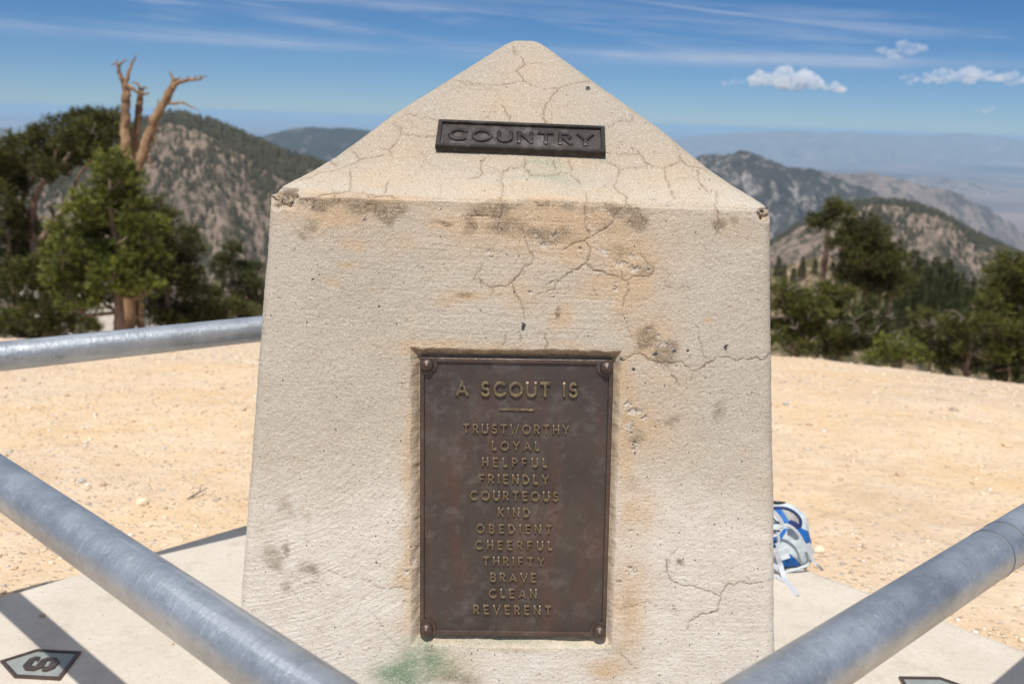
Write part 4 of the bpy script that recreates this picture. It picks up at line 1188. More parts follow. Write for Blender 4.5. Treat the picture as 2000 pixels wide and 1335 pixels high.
def brushes(C, Dr, L, rad, nn, width, cl=None):
    """bottle-brush twigs: nn needles round each twig centre C, direction Dr; returns V,F,tint"""
    m = len(C); cl = rng.random(m) if cl is None else cl
    t = rng.random((m, nn)) ** .8
    base = C[:, None] + Dr[:, None] * (t * L[:, None])[..., None]
    rd = rng.normal(size=(m, nn, 3)); rd -= (rd * Dr[:, None]).sum(-1)[..., None] * Dr[:, None]
    rd /= np.linalg.norm(rd, axis=-1)[..., None] + 1e-9
    nd = rd * .8 + Dr[:, None] * (.35 + .75 * t[..., None]); nd /= np.linalg.norm(nd, axis=-1)[..., None]
    ln = (rad[:, None] * (.7 + .5 * rng.random((m, nn))))[..., None]
    tip = base + nd * ln
    sd_ = np.cross(nd, rng.normal(size=(m, nn, 3))); sd_ /= np.linalg.norm(sd_, axis=-1)[..., None] + 1e-9
    wv = sd_ * width
    V = np.stack([base - wv, base + wv, tip], 2).reshape(-1, 3)
    F = np.arange(len(V)).reshape(-1, 3)
    tint = np.repeat(np.clip(rng.random(m)[:, None] * .2 + cl[:, None] * .4 + t * .4 + .1 * (rng.random((m, nn)) - .5), 0, 1).ravel(), 3)
    return V, F, tint

def tree(name, label, cat, D, clumps, trunks, fol, bark, tuft=.09, dens=1.0, depth=1.0, needle=.0045, group=None, nn=16, base_px=None, crown='foliage', twigs=True, zspread=.35, sub=None, snags=0):
    """clumps: (x, y, rx, ry[, dz]) photo pixels at distance D; trunks: list of ([(x,y,dy)...], r0px, r1px)"""
    k = D / FPX
    bx = base_px or trunks[0][0][0][:2]
    p0 = at(bx[0], bx[1], D); gz = float(ground_z(p0[0], p0[1]))
    root = empty(name, (p0[0], p0[1], min(gz, p0[2]))); tag(root, label, cat, group)
    off = np.array(root.location)
    cen0 = []
    Cs, Ds, Ls, Rs, tn_ = [], [], [], [], []
    sub_ = sub or tuft * 2.6
    for c in clumps:
        x, y, rx, ry = c[:4]; dd_ = c[4] if len(c) > 4 else (rng.random() - .5) * 2 * zspread
        q = at(x, y, D + dd_); A = rx * k; B = ry * k; Dp = (A + B) / 2 * depth
        cen0.append((q, A, B, Dp))
        area = A * B + A * Dp + B * Dp
        ns = max(5, int(dens * 4.0 * area / (sub_ * sub_))); per_ = int(max(5, 1.5 * (sub_ / tuft) ** 2 * 2.2)); n = ns * per_
        u = rng.normal(size=(ns, 3)); u[:, 2] += .15; u /= np.linalg.norm(u, axis=1)[:, None]
        rr = (.50 + .60 * rng.random(ns) ** .7)
        lump = 1 + .45 * fbm(u[:, 0] * 2.2 + x, u[:, 1] * 2.2 + y, u[:, 2] * 2.2, 2, 201)
        S0 = q + u * np.array([A, Dp, B]) * (rr * lump)[:, None]
        g_ = rng.normal(size=(n, 3)); g_ /= np.linalg.norm(g_, axis=1)[:, None]
        P = np.repeat(S0, per_, 0) + g_ * np.array([1, 1, .75]) * (sub_ * .5 * rng.random(n) ** .4)[:, None]
        u = g_ * .8 + np.repeat(u, per_, 0) * .5; u /= np.linalg.norm(u, axis=1)[:, None]
        tn_.append(np.repeat(rng.random(ns), per_))
        d_ = u * np.array([1, 1, .6]) + np.array([0, 0, .55]) + rng.normal(size=(n, 3)) * .25; d_ /= np.linalg.norm(d_, axis=1)[:, None]
        Cs.append(P); Ds.append(d_); Ls.append(tuft * (.6 + .7 * rng.random(n))); Rs.append(tuft * (.55 + .35 * rng.random(n)))
    if Cs:
        C_, D_, L_, R_ = map(np.concatenate, (Cs, Ds, Ls, Rs))
        V, F, tint = brushes(C_, D_, L_, R_, nn, needle, np.concatenate(tn_))
        mesh_np(crown, V - off, F, fol, False, {'tint': tint}, root)
    # wood: trunks, and limbs reaching into each clump
    tb = []
    for q, (pts, r0, r1) in enumerate(trunks):
        P = np.array([at(p[0], p[1], D + (p[2] if len(p) > 2 else 0)) for p in pts])
        if q == 0 and P[0][2] > off[2]: P = np.vstack([[P[0][0], P[0][1], off[2] - .1], P])
        P = smooth_poly(P, 5); P += np.stack([fbm(np.arange(len(P)) * .4, q * 9.1, j * 5, 2, 211) for j in range(3)], 1) * r0 * k * .5
        tb.append(P); mb = MB(); mb.add(*tube(P - off, np.linspace(r0, r1, len(P)) * k * (.88 if crown is None or not clumps else 1), 12, True, .22 if clumps else .42, q)); mb.build('trunk', bark, root, True)
    if twigs and tb:
        allp = np.concatenate(tb)
        for q, (c, A, B, Dp) in enumerate(cen0):
            low = allp[allp[:, 2] < c[2] + .1]; low = low if len(low) else allp
            s = low[np.argmin(np.linalg.norm(low - c, axis=1) + .3 * rng.random(len(low)))]
            mid = (s + c) / 2 + rng.normal(size=3) * .08 + np.array([0, 0, -.05]); P = smooth_poly([s, mid, c], 5)
            L = np.linalg.norm(c - s); r_ = min(.02 + .02 * L, .06); mb = MB()
            mb.add(*tube(P - off, np.linspace(r_, r_ * .3, len(P)), 6, False, .2, q))
            for _ in range(5):
                e = c + rng.normal(size=3) * np.array([A, Dp, B]) * .5; st = P[rng.integers(4, len(P))]
                mb.add(*tube(np.array([st, (st + e) / 2 + rng.normal(size=3) * .03, e]) - off, [r_ * .4, r_ * .25, r_ * .1], 5, False))
            mb.build('branch', bark, root, True)
        if snags:     # bare grey sticks poking out of the crown
            for _ in range(snags):
                mb = MB()
                c, A, B, Dp = cen0[rng.integers(len(cen0))]
                s = c + rng.normal(size=3) * np.array([A, 0, B]) * .4 + np.array([0, -Dp * .8, 0])
                d_ = np.array([rng.normal() * .7, -.3 * rng.random(), .3 + .5 * rng.random()]) * (.12 + .28 * rng.random()) * D / 20
                e = s + d_; m_ = (s + e) / 2 + rng.normal(size=3) * .05
                mb.add(*tube(smooth_poly([s, m_, e], 3) - off, np.linspace(.013, .004, 7) * D / 18, 5, False, .2))
                for q_ in range(2):
                    b_ = s + d_ * (.4 + .3 * q_); mb.add(*tube(np.array([b_, b_ + rng.normal(size=3) * .10 * D / 18]) - off, [.009 * D / 18, .004], 4, False))
                mb.build('bare_stick', DEAD2, root, True)
    return root

# ---- left group
tree('pine_tree', 'broad dark-green old pine with a flat crown at the far left', 'tree', 14.5,
    [(185,243,48,20),(215,248,34,22),(140,250,40,20),(100,266,34,16),(165,272,60,22),(60,285,42,20),(20,300,40,24),(115,300,46,20),(180,300,36,20),(75,318,44,20),(30,345,34,20),(95,335,34,14),
     (10,385,26,18),(55,372,26,12),(-30,330,50,40),(12,430,26,30),(58,450,22,18),(30,480,44,26),(85,500,38,30),(10,530,36,34),(60,545,44,34),(110,550,34,28),(20,600,44,36),(80,612,40,30),(130,600,34,32),(150,635,40,20),(-20,640,50,30),(55,650,50,16)],
    [([(95,655),(90,590),(70,500),(62,420),(80,360),(120,320),(170,280)], 13, 4), ([(40,650,.4),(30,560,.4),(20,470,.3),(40,400,.3),(60,350,.2)], 9, 3), ([(80,470,-.2),(110,430,-.2),(140,400,-.1),(150,350),(185,300)], 7, 2), ([(62,420),(30,390),(0,350)], 5, 2), ([(140,640,.3),(128,560,.3),(115,470,.2),(100,400,.2)], 8, 3)],
    FOL_DARK, BARK, tuft=.085, dens=1.35, zspread=.6, snags=14)
tree('dead_tree', 'bleached bare dead tree with three forked trunks against the sky', 'tree', 13.6, [],
    [([(250,650),(251,560),(254,470),(257,400),(257,347),(248,300),(245,266),(242,235),(243,204),(246,180),(247,166)], 15, 7.5),
     ([(247,168),(241,160),(236,151),(233,140),(231,128)], 6, 3), ([(231,130),(226,124),(217,127)], 3, .8), ([(232,128),(239,122),(248,116)], 3, .8),
     ([(243,168),(249,150),(254,134),(259,122),(266,107)], 5, 1), ([(247,168),(256,171),(264,176),(272,183)], 5, 3),
     ([(262,347,.2),(261,310,.2),(263,280,.2),(267,250,.2),(271,218,.2),(274,195,.2),(277,178,.2)], 10, 6), ([(276,182,.2),(272,168,.2),(264,162,.2),(257,161,.2)], 3.5, 1), ([(277,180,.2),(284,184,.2),(292,180,.2)], 4, 1), ([(277,178,.2),(283,170,.2),(289,175,.2)], 3, .8),
     ([(262,350,-.2),(270,325,-.2),(281,292,-.2),(292,262,-.2),(303,234,-.2),(316,207,-.2),(329,183,-.2),(337,167,-.2)], 12, 7.5),
     ([(337,168,-.2),(338,156,-.2),(335,148,-.2),(330,140,-.2)], 5, 1), ([(338,158,-.2),(347,154,-.2),(353,150,-.2)], 3, .8),
     ([(337,168,-.2),(350,160,-.2),(364,157,-.2),(378,156,-.2),(390,156,-.2),(403,147,-.2)], 5.5, 1), ([(366,157,-.2),(368,151,-.2),(366,147,-.2)], 2.5, .7), ([(388,156,-.2),(392,150,-.2),(390,147,-.2)], 2, .7),
     ([(328,201,-.2),(342,202,-.2),(356,200,-.2),(372,208,-.2),(389,216,-.2)], 3.5, .8), ([(306,228,-.2),(302,218,-.2),(301,212,-.2)], 2, .6),
     ([(276,650,.1),(272,600,.1),(268,540,.1),(262,470,.1),(259,400,.1),(258,350,.1)], 8, 6), ([(245,300),(238,290),(237,283)], 2, .6), ([(292,262,-.2),(300,268,-.2),(304,276,-.2),(300,290,-.2)], 3, 1),
     ([(280,300,-.2),(291,310,-.2),(296,330,-.2)], 4, 2), ([(243,250),(236,246),(234,238)], 2.5, .6), ([(256,300),(250,288),(246,286)], 2.2, .5), ([(270,235,.2),(277,228,.2),(281,222,.2)], 2.2, .5), ([(315,208,-.2),(309,200,-.2),(309,192,-.2)], 2.4, .5), ([(298,245,-.2),(307,243,-.2),(312,247,-.2)], 2, .5), ([(246,215),(252,208),(253,201)], 1.8, .5), ([(231,130),(228,122),(230,115)], 2, .6), ([(258,122),(263,118),(262,110)], 1.6, .5), ([(378,156,-.2),(382,150,-.2),(388,148,-.2)], 2, .5)], FOL_DARK, DEAD, twigs=False)
tree('pine_tree', 'small bright-green young pine growing in front of the dead tree', 'tree', 12.4,
    [(212,318,20,20),(208,345,28,18),(238,352,20,18),(190,380,30,18),(232,385,32,20),(268,375,18,20),(160,412,34,20),(210,420,40,22),(262,420,26,26),(140,455,36,20),(195,460,40,24),(250,462,34,24),(292,452,26,20),
     (125,498,30,22),(175,505,40,24),(230,505,40,26),(285,498,34,24),(120,540,24,22),(165,548,36,24),(215,545,34,26),(262,535,34,26),(296,535,22,22),(150,585,30,20),(190,582,26,18),(286,565,20,16),(240,560,24,14)],
    [([(231,650),(231,600),(228,540),(224,470),(216,400),(212,330)], 12, 3), ([(228,540),(180,520),(140,505)], 4, 1.5), ([(226,480),(265,455),(292,440)], 4, 1.5)],
    FOL_PINE, BARK, tuft=.095, dens=1.15, nn=22, needle=.005, sub=.17)
tree('pine_shrub', 'dark pine shrub crouching right of the bright young pine', 'shrub', 15.5,
    [(308,410,24,18),(322,440,34,22),(300,468,30,24),(345,470,34,24),(372,490,22,22),(318,508,40,26),(362,528,30,22),(300,548,36,26),(345,562,36,24),(385,575,30,20),(320,598,44,22),(372,608,34,18),(300,625,36,18),(345,632,50,14)],
    [([(330,645),(326,580),(330,500),(318,430)], 8, 2)], FOL_DARK, BARK, tuft=.09, dens=1.15)
tree('pine_shrub', 'low bushy pine shrub beside the left edge of the pillar', 'shrub', 16.5,
    [(405,585,24,18),(430,598,34,16),(400,612,40,16),(452,610,34,14),(490,612,30,12),(440,626,60,10)],
    [([(430,640),(430,600)], 4, 2)], FOL_DARK, BARK, tuft=.09, dens=1.1)
tree('pine_sapling', 'thin sparse young conifer standing left of the pillar', 'tree', 18,
    [(457,488,12,10),(446,510,16,8),(468,520,14,8),(452,540,20,10),(430,520,10,8),(470,552,18,10),(448,572,24,12),(478,578,16,10)],
    [([(452,640),(452,580),(455,520),(457,478)], 4.5, 1)], FOL_MID, BARK, tuft=.09, dens=.8)
tree('pine_sapling', 'sparse small conifer half hidden by the left edge of the pillar', 'tree', 18,
    [(500,528,12,10),(492,548,14,8),(506,562,16,10),(496,585,18,12),(512,600,20,12)],
    [([(502,640),(502,580),(501,520)], 4, 1)], FOL_MID, BARK, tuft=.09, dens=.9)

# ---- right group
tree('pine_tree', 'wind-shaped limber pine with a bare leaning trunk right of the pillar', 'tree', 27,
    [(1632,412,30,10),(1618,428,26,11),(1650,424,20,9),(1605,446,16,8),(1684,432,20,14),(1700,450,24,14),(1672,455,30,16),(1712,470,32,16),(1690,475,40,16),(1725,505,40,18),(1705,535,50,18),(1660,478,26,12),(1700,490,38,14),(1740,496,26,12),(1650,500,26,10),(1690,515,46,14),(1745,520,26,12),(1660,535,34,10),(1720,545,46,14),(1762,545,26,12),(1700,562,34,12)],
    [([(1606,548),(1609,520),(1613,490),(1616,460),(1622,430)], 7, 3.5), ([(1690,600,.5),(1688,540,.5),(1684,480,.4),(1682,440,.4)], 5, 2), ([(1613,490),(1640,470),(1670,455)], 3, 1.5)],
    FOL_DARK, BARK, tuft=.14, dens=1.1, needle=.008, zspread=.8)
tree('pine_tree', 'small slender-trunked pine below the limber pine', 'tree', 30,
    [(1740,548,26,12),(1755,562,24,10),(1722,560,22,10),(1742,575,30,8)], [([(1736,625),(1738,590),(1742,552)], 3.6, 2)], FOL_DARK, BARK, tuft=.14, dens=1.0, needle=.008)
tree('pine_tree', 'large yellow-green pine cut by the right edge', 'tree', 17,
    [(1972,508,16,14),(1992,520,26,16),(1955,530,20,14),(1980,548,34,18),(2020,540,30,30),(1945,562,22,14),(1975,580,36,20),(1935,600,24,16),(2010,600,36,30),(1965,615,36,20),(1930,640,30,18),(1975,655,40,20),(1950,685,36,18),(2000,690,40,24),(1920,690,30,20),(2030,660,40,40)],
    [([(1985,740),(1985,660),(1983,580),(1978,510)], 8, 2)], FOL_DARK2, BARK, tuft=.10, dens=1.1, needle=.0055, zspread=.5, snags=6)
S_ = [
 ('spreading dark pine shrub against the right edge of the pillar', 22, [(1522,568,26,14),(1552,575,30,12),(1530,596,34,16),(1575,598,34,14),(1545,620,44,16),(1600,622,34,14),(1530,645,40,16),(1580,648,44,16),(1550,672,50,14)], [([(1552,690,-.2),(1562,670,-.2),(1572,655,-.2)], 8, 4)], FOL_DARK2),
 ('olive shrub with bare grey twigs, second from the pillar', 23, [(1610,570,28,12),(1645,578,30,12),(1625,600,34,16),(1660,610,34,14),(1640,636,40,16),(1612,660,36,14),(1650,668,40,14),(1620,684,50,10)], [([(1640,700),(1640,640),(1636,590)], 4, 1.5)], FOL_DARK2),
 ('dark shrub standing at the crest below the slender-trunked pine', 22, [(1690,600,26,12),(1705,620,30,14),(1678,640,30,14),(1715,650,32,16),(1690,672,36,14),(1720,688,36,12)], [([(1700,710),(1702,660),(1700,600)], 4, 1.5)], FOL_MID),
 ('low bright-green shrub on the crest, middle of the right-hand row', 19, [(1745,672,24,14),(1770,680,26,14),(1750,698,32,12),(1790,700,26,12),(1720,700,26,10)], [([(1760,716),(1760,680)], 4, 1.5)], FOL_PINE),
 ('tall olive shrub left of the crooked pale trunk', 20, [(1800,630,20,16),(1822,640,22,16),(1806,660,28,18),(1838,668,24,16),(1815,690,32,16),(1850,700,26,14)], [([(1815,722),(1816,670),(1812,625)], 4, 1.5)], FOL_DARK2),
 ('dark shrub around the crooked pale trunk near the right edge', 18.5, [(1862,640,22,14),(1885,628,20,14),(1905,650,24,16),(1870,668,28,16),(1905,680,28,16),(1880,700,34,14),(1860,716,30,10),(1915,712,34,14)], [([(1886,735,-.3),(1892,700,-.3),(1898,670,-.3),(1893,640,-.3),(1902,612,-.3),(1895,590,-.3)], 5, 2.5), ([(1898,630,-.3),(1912,615,-.3),(1918,600,-.3)], 2.5, 1)], FOL_DARK),
 ('dense green shrub under the yellow-green pine at the right edge', 16.5, [(1950,715,30,14),(1985,720,30,16),(1965,735,40,10),(2010,735,30,12)], [([(1970,748),(1970,715)], 4, 1.5)], FOL_MID),
]
for lb, D_, cl, tr, fo in S_:
    tree('pine_shrub', lb, 'shrub', D_, cl, tr, fo, BARK, tuft=.11, dens=1.05, needle=.0065, group='pine shrubs along the crest', snags=11)

# ---- conifers on the slopes below: one tapering tree, copied
def conifer_proto(i):
    h = 8.5; root = empty('conifer', (0, 0, 0))
    mb = MB(); mb.add(*tube(np.array([(0, 0, -1), (0, 0, h * .4), (.05, 0, h * .97)]), [.15, .09, .02], 8)); mb.build('trunk', BARK, root, True)
    n = 1000; t = rng.random(n) ** .75; z = h * (.14 + .86 * (1 - t)); R_ = (.14 + 1.55 * t ** .8) * (.75 + .35 * vn(z * 1.7, i * 5.0))
    a_ = rng.random(n) * 6.283; rr = R_ * (.25 + .75 * rng.random(n) ** .5)
    C_ = np.stack([np.cos(a_) * rr, np.sin(a_) * rr, z - rr * .25], 1)
    d_ = np.stack([np.cos(a_), np.sin(a_), np.full(n, .25)], 1); d_ /= np.linalg.norm(d_, axis=1)[:, None]
    V, F, tint = brushes(C_, d_, np.full(n, .38), np.full(n, .26), 16, .026)
    mesh_np('foliage', V, F, FOL_MID, False, {'tint': tint}, root)
    return root
protos = [conifer_proto(i) for i in range(3)]
def put_conifer(first, src, loc, s, rz, label, group):
    if first: r = src
    else:
        r = src.copy(); COL.objects.link(r)
        for ch in src.children:
            c = ch.copy(); COL.objects.link(c); c.parent = r
    r.location = loc; r.scale = (s, s, s); r.rotation_euler = (0, 0, rz); tag(r, label, 'tree', group)
spots = [(1772,625,470+18,75),(1800,640,520,80),(1828,650,515,85),(1850,650,530,80),(1872,640,545,90),(1890,640,560,95),(1785,650,540,70),(1812,660,560,65),(1838,660,570,70),(1860,670,580,75),
    (1905,650,575,95),(1756,640,545,85),(1925,660,580,90),(1775,600,520,110),(1842,610,505,120),(1818,600,500,130),(1868,615,530,115),(1796,595,505,125),(1915,630,562,110),(1895,610,540,130),(1740,600,530,110),(1880,680,600,60),(1790,680,600,55),(1822,690,610,55),(1850,690,615,55),(1940,650,575,80),
    (1950,665,590,75),(1965,640,560,95),(1930,620,550,110),(1760,660,575,62),(1730,640,570,70),(1745,625,545,90),(1845,680,590,60),(1868,690,600,55),(1820,640,540,80),(1790,630,520,95),(1860,650,548,85),(1885,655,560,80),(1905,635,560,100),(1710,610,560,90),(1690,590,545,110),(1518,545,500,130),(1530,552,515,120),(1590,540,505,140),(1548,556,522,110),(1565,545,500,145),(1660,560,505,125),(1640,565,520,120)]
used = set()
for i, (x, yb, yt, D_) in enumerate(spots):
    k = i % 3; b = at(x, yb, D_); tpt = at(x, yt, D_); s = (tpt[2] - b[2]) / 8.5
    put_conifer(k not in used, protos[k], Vector(b), s, i * 1.3, 'dark conifer in the wood on the slope below the summit, right of the pillar', 'conifers on the slope below'); used.add(k)

# ================================================================== BACKPACK
def backpack():
    D0 = hit_z(1552, 1119, 0)[1]; D = D0 + .06
    zf = 5.56; P = lambda x, y, dd=0.0: at(1480 + x / zf, 960 + y / zf, D + dd)
    base = hit_z(1540, 1119, 0); root = empty('backpack', (base[0] - .05, base[1] + .06, 0)); tag(root, 'small grey and blue backpack with loose white straps slumped on the slab', 'backpack')
    off = np.array(root.location)
    grey = m_plain('pale_grey_fabric', (.50, .56, .58), .8, 0, (260, .0012), .12, 14)
    blue = m_plain('bright_blue_fabric', (.002, .125, .44), .6, 0, (260, .0012), .35, 20)
    navy = m_plain('navy_trim', (.015, .03, .13), .6, 0, (300, .001), .3)
    white = m_plain('white_webbing', (.50, .52, .56), .7, 0, (500, .0006), .10, 60)
    lining = m_plain('silver_lining', (.42, .40, .38), .45, 0, (60, .004), .5, 22)
    black = m_plain('black_mesh', (.02, .022, .03), .8, 0, (300, .001), .3)
    # body: outline of the right half, mirrored behind the pillar
    ys = [172, 200, 260, 300, 400, 520, 640, 740, 800, 860, 900, 918]
    xr_ = [340, 410, 495, 560, 592, 604, 618, 612, 596, 565, 485, 340]
    cxp = 60
    n1, n2 = 230, 260; V = []
    yy = np.linspace(172, 918, n1); xx = np.interp(yy, ys, xr_); xx = np.convolve(np.pad(xx, 4, 'edge'), np.ones(9) / 9, 'valid')
    for i, (y, x) in enumerate(zip(yy, xx)):
        c = P(cxp, y); half = P(x, y)[0] - c[0]; v = i / (n1 - 1)
        dep = .095 * (math.sin(math.pi * min(max(v, .02), .98)) ** .45) * (.7 + .5 * v)
        for j in range(n2):
            a_ = 2 * np.pi * j / n2
            ca, sa = math.cos(a_), math.sin(a_)
            px_, py_ = half * np.sign(ca) * abs(ca) ** .8, dep * np.sign(sa) * abs(sa) ** .8
            V.append((c[0] + px_, c[1] + .05 + py_, c[2]))
    V = np.array(V); q = V * 1.0
    wr = fbm(q[:, 0] * 26, q[:, 1] * 26, q[:, 2] * 18, 3, 71) * .018 + (.5 - np.abs(fbm(q[:, 0] * 14 + q[:, 2] * 10, q[:, 1] * 9, q[:, 2] * 16, 2, 73)) * 3) * .004
    cc = np.array([P(cxp, 550)[0], D + .05, P(cxp, 550)[2]]); rad_ = V - cc; rad_[:, 2] *= .2; rad_ /= np.linalg.norm(rad_, axis=1)[:, None] + 1e-9
    V = V + rad_ * wr[:, None]; V[:, 2] = np.maximum(V[:, 2], .004)
    i = np.arange(n1 - 1)[:, None] * n2; j = np.arange(n2)[None]; jn = (j + 1) % n2
    F = np.stack([i + j, i + n2 + j, i + n2 + jn, i + jn], -1).reshape(-1, 4)
    # classify the front faces by panel
    FC = V[F].mean(1); dv = FC - np.array([0, 0, H])
    z_ = dv[:, 1] * CP - dv[:, 2] * SP; v_ = -(dv[:, 1] * SP + dv[:, 2] * CP) / z_; u_ = dv[:, 0] / z_
    pxx = (1000 + FPX * (u_ * CR - v_ * SR) - 1480) * zf; pyy = (667.5 + FPX * (u_ * SR + v_ * CR) - 960) * zf
    def inpoly(poly):
        ins = np.zeros(len(pxx), bool); n = len(poly)
        for a_ in range(n):
            (x1, y1), (x2, y2) = poly[a_], poly[(a_ + 1) % n]
            c_ = ((y1 > pyy) != (y2 > pyy)) & (pxx < (x2 - x1) * (pyy - y1) / (y2 - y1 + 1e-9) + x1); ins ^= c_
        return ins
    front = FC[:, 1] < D + .045
    panels = [('open_pocket', lining, [[(250,185),(360,205),(430,265),(455,335),(440,385),(400,375),(345,320),(290,230)]]),
              ('blue_panel', blue, [[(100,160),(200,172),(255,190),(300,240),(350,325),(345,365),(290,350),(240,262),(165,208),(60,210)], [(395,385),(480,392),(600,455),(606,560),(508,560),(455,470)], [(60,500),(200,485),(198,600),(60,600)], [(240,450),(285,395),(325,392),(300,450),(235,550),(215,520)], [(255,735),(350,670),(425,735),(470,790),(440,845),(290,878)], [(60,300),(160,300),(160,380),(60,380)]])]
    left_ = np.ones(len(F), bool)
    def sub(name, m, mask):
        Fm = F[mask]; u, inv = np.unique(Fm, return_inverse=True)
        o = mesh_np(name, V[u] - off, inv.reshape(Fm.shape), m, True, parent=root); return o
    for nm, m, polys in panels:
        for pl_ in polys:
            k = inpoly(pl_) & front & left_
            if k.any(): sub(nm, m, k); left_ &= ~k
    sub('body', grey, left_)
    def web(pts, wpx, m=white, name='strap', lift=.018, thick=.0022):
        """flat webbing through zoom pixels, lying just in front of the pack or on the slab"""
        Q = np.array([P(p[0], p[1], p[2] if len(p) > 2 else -.05 - lift) for p in pts]); Q[:, 2] = np.maximum(Q[:, 2], .003)
        Q = smooth_poly(Q, 6); T = np.gradient(Q, axis=0); T /= np.linalg.norm(T, axis=1)[:, None]
        hw = wpx / zf * D / FPX / 2; vd = Q - np.array([0, 0, H]); vd /= np.linalg.norm(vd, axis=1)[:, None]
        S = np.cross(T, vd); S /= np.linalg.norm(S, axis=1)[:, None]; Nn = np.cross(S, T)
        V_ = np.stack([Q - S * hw, Q + S * hw, Q + S * hw + Nn * thick, Q - S * hw + Nn * thick], 1).reshape(-1, 3); n = len(Q)
        F_ = [(i * 4 + a_, i * 4 + (a_ + 1) % 4, i * 4 + 4 + (a_ + 1) % 4, i * 4 + 4 + a_) for i in range(n - 1) for a_ in range(4)] + [(3, 2, 1, 0), ((n - 1) * 4, (n - 1) * 4 + 1, (n - 1) * 4 + 2, (n - 1) * 4 + 3)]
        mb = MB(); mb.add(V_ - off, F_); mb.build(name, m, root)
    web([(60,150),(165,215),(225,275),(262,340),(262,400)], 46)
    web([(232,378),(300,356),(370,380),(440,450),(505,560),(560,660),(610,745),(655,800),(704,892,-.04)], 30)
    web([(196,620),(225,720),(250,800),(278,905,-.09),(320,1000,-.13),(375,1090,-.17),(425,1160,-.21)], 56)
    web([(60,780),(165,800),(225,835),(262,900)], 62, white)
    web([(60,660),(165,650),(250,622),(310,600),(370,610)], 26)
    web([(165,478),(212,470),(232,520),(215,590),(200,640)], 26)
    web([(150,970,-.08),(220,978,-.10),(290,992,-.12)], 34)
    web([(255,720),(300,705),(345,690)], 52, white, 'buckle_tab')
    web([(130,240),(180,300),(235,345)], 18, black, 'mesh_strip', .012)
    web([(120,420),(180,420),(240,425)], 22, black, 'mesh_strip', .012)
    web([(548,560),(575,600),(600,680)], 40, white, 'side_strap', -.01)
    pr = smooth_poly([P(a_, b_, -.045) for a_, b_ in ((60,168),(165,174),(280,174),(365,202),(435,258),(466,318),(460,370),(440,392))], 6)
    mb = MB(); mb.add(*tube(pr - off, .0048, 10)); mb.build('zip_rim', navy, root, True)
    pr = smooth_poly([P(a_, b_, -.052) for a_, b_ in ((575,735),(545,790),(500,812),(420,840),(300,870),(160,885))], 6)
    mb = MB(); mb.add(*tube(pr - off, .0045, 10)); mb.build('piping', grey, root, True)
    pr = smooth_poly([P(a_, b_, -.040) for a_, b_ in ((350,335),(385,350),(420,372),(430,388))], 5)
    mb = MB(); mb.add(*tube(pr - off, .010, 10)); mb.build('dark_liner', navy, root, True)
backpack()

# ================================================================== camera, light, sky
cam = bpy.data.cameras.new('camera'); co_ = bpy.data.objects.new('camera', cam); COL.objects.link(co_)
xr = Vector((CR, SR * SP, SR * CP)); dn = Vector((SR, -CR * SP, -CR * CP)); fw = Vector((0, CP, -SP))
M = Matrix((xr, -dn, -fw)).transposed().to_4x4(); M.translation = (0, 0, H)
co_.matrix_world = M
cam.sensor_width = 36; cam.lens = FPX / 2000 * 36; cam.clip_start = .05; cam.clip_end = 300000
cam.dof.use_dof = True; cam.dof.focus_distance = 1.72; cam.dof.aperture_fstop = 5.4
SC.camera = co_
SUN_EL, SUN_AZ = R(60.2), R(9.8)   # shadows run away from the lens and a little to the right
sd = Vector((math.sin(SUN_AZ) * math.cos(SUN_EL), math.cos(SUN_AZ) * math.cos(SUN_EL), -math.sin(SUN_EL)))
sl = bpy.data.lights.new('sun', 'SUN'); sl.energy = 3.85; sl.angle = R(.55); sl.color = (1.0, .955, .88)
so_ = bpy.data.objects.new('sun', sl); COL.objects.link(so_); so_.rotation_euler = sd.to_track_quat('-Z', 'Y').to_euler(); so_.location = (-1, -3, 6)
w = bpy.data.worlds.new('World'); SC.world = w; w.use_nodes = True
nt = w.node_tree; nt.nodes.clear()
def N(ty, **k):
    x = nt.nodes.new(ty)
    for a_, b_ in k.items(): setattr(x, a_, b_)
    return x
def MA(op, a_, b_=0.0, cl=False):
    x = N('ShaderNodeMath', operation=op, use_clamp=cl)
    for i, v in ((0, a_), (1, b_)):
        if isinstance(v, bpy.types.NodeSocket): nt.links.new(v, x.inputs[i])
        else: x.inputs[i].default_value = v
    return x.outputs[0]
out = N('ShaderNodeOutputWorld'); bg = N('ShaderNodeBackground'); bg.inputs[1].default_value = .128
sky = N('ShaderNodeTexSky', sky_type='NISHITA'); sky.sun_disc = False; sky.sun_elevation = SUN_EL; sky.sun_rotation = math.atan2(-sd.x, -sd.y)
sky.altitude = 2800; sky.air_density = .85; sky.dust_density = .15; sky.ozone_density = 2.5
tc = N('ShaderNodeTexCoord'); sx = N('ShaderNodeSeparateXYZ'); nt.links.new(tc.outputs['Generated'], sx.inputs[0])
az = MA('DIVIDE', sx.outputs[0], MA('MAXIMUM', sx.outputs[1], .05)); el = sx.outputs[2]
def cirrus(sa, se, off, tilt, lo, hi, detail=6):
    cb = N('ShaderNodeCombineXYZ')
    nt.links.new(MA('MULTIPLY', az, sa), cb.inputs[0]); nt.links.new(MA('MULTIPLY', MA('ADD', el, MA('MULTIPLY', az, tilt)), se), cb.inputs[1]); cb.inputs[2].default_value = off
    nz = N('ShaderNodeTexNoise'); nt.links.new(cb.outputs[0], nz.inputs[0]); nz.inputs['Scale'].default_value = 1; nz.inputs['Detail'].default_value = detail; nz.inputs['Roughness'].default_value = .58; nz.inputs['Distortion'].default_value = .3
    mr = N('ShaderNodeMapRange', interpolation_type='SMOOTHSTEP'); nt.links.new(nz.outputs[0], mr.inputs[0]); mr.inputs[1].default_value = lo; mr.inputs[2].default_value = hi
    return mr.outputs[0]
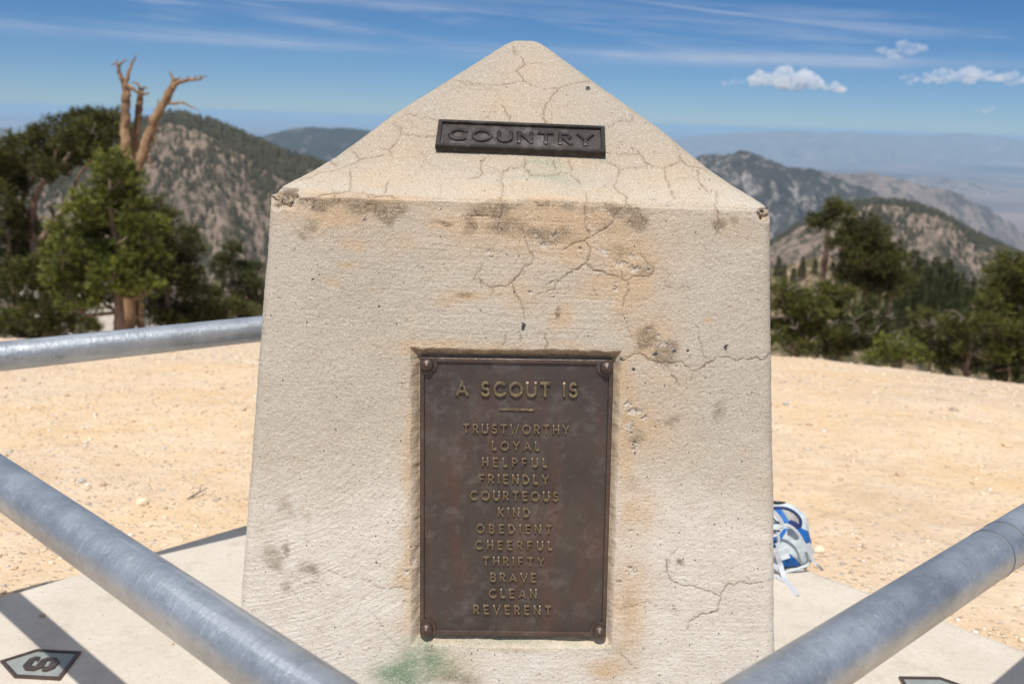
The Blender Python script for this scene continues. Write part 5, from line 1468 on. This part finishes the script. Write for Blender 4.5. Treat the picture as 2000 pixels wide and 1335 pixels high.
def band(c, wd, tilt):
    d_ = MA('DIVIDE', MA('SUBTRACT', MA('ADD', el, MA('MULTIPLY', az, tilt)), c), wd)
    return MA('POWER', 2.718, MA('MULTIPLY', MA('MULTIPLY', d_, d_), -1.0))
left = MA('SUBTRACT', .75, MA('MULTIPLY', az, .9), True)
c1 = MA('MULTIPLY', cirrus(4.5, 70, 1.3, .06, .45, .72, 8), MA('MULTIPLY', band(.092, .022, .01), left))
c2 = MA('MULTIPLY', MA('MULTIPLY', band(.0635, .0065, .006), MA('ADD', .15, MA('MULTIPLY', cirrus(2.6, 90, 7.0, .03, .35, .68), .7))), MA('ADD', .35, MA('MULTIPLY', cirrus(3.2, 8, 3.0, 0, .38, .6), .75)))
c3 = MA('MULTIPLY', cirrus(2.0, 60, 4.1, .05, .47, .75), MA('MULTIPLY', band(.125, .02, 0), left))
wa = MA('DIVIDE', MA('SUBTRACT', az, .175), .085)
c4 = MA('MULTIPLY', MA('MULTIPLY', band(.1245, .0012, .105), MA('POWER', 2.718, MA('MULTIPLY', MA('MULTIPLY', wa, wa), -1.0))), .55)
c5 = MA('MULTIPLY', MA('MULTIPLY', band(.098, .006, .02), left), cirrus(5, 70, 9.0, .05, .4, .65))
tot = MA('MULTIPLY', MA('ADD', MA('ADD', MA('ADD', c1, c2), MA('ADD', c3, c4)), MA('MULTIPLY', c5, .35)), .62, True)
mx = N('ShaderNodeMix', data_type='RGBA'); nt.links.new(tot, mx.inputs[0]); 
mr_ = N('ShaderNodeMapRange', interpolation_type='SMOOTHSTEP'); nt.links.new(el, mr_.inputs[0]); mr_.inputs[1].default_value = -.02; mr_.inputs[2].default_value = .22
tn = N('ShaderNodeMix', data_type='RGBA'); nt.links.new(mr_.outputs[0], tn.inputs[0]); tn.inputs[6].default_value = (.28, .345, .435, 1); tn.inputs[7].default_value = (.125, .305, .44, 1)
mq = N('ShaderNodeMapRange', interpolation_type='SMOOTHSTEP'); nt.links.new(el, mq.inputs[0]); mq.inputs[1].default_value = .24; mq.inputs[2].default_value = .55
tn2 = N('ShaderNodeMix', data_type='RGBA'); nt.links.new(mq.outputs[0], tn2.inputs[0]); nt.links.new(tn.outputs[2], tn2.inputs[6]); tn2.inputs[7].default_value = (1, 1, 1, 1)
tn = tn2
ml = N('ShaderNodeMix', data_type='RGBA', blend_type='MULTIPLY'); ml.inputs[0].default_value = 1; nt.links.new(sky.outputs[0], ml.inputs[6]); nt.links.new(tn.outputs[2], ml.inputs[7])
# unseen white veil added overhead to lift and neutralise the ambient light
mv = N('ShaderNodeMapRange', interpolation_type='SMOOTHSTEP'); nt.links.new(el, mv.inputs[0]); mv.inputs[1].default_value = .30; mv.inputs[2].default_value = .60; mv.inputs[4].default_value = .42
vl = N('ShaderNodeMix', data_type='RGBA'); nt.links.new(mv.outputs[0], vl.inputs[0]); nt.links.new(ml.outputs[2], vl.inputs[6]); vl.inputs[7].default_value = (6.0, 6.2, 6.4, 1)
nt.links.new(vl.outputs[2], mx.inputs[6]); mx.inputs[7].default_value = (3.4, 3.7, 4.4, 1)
nt.links.new(mx.outputs[2], bg.inputs[0]); nt.links.new(bg.outputs[0], out.inputs[0])
SC.view_settings.view_transform = 'Standard'; SC.view_settings.look = 'None'; SC.view_settings.gamma = 1; SC.view_settings.exposure = .36
SC.cycles.use_denoising = True; SC.cycles.max_bounces = 6; SC.cycles.volume_bounces = 2; SC.cycles.transparent_max_bounces = 8
SC.cycles.sample_clamp_indirect = 8
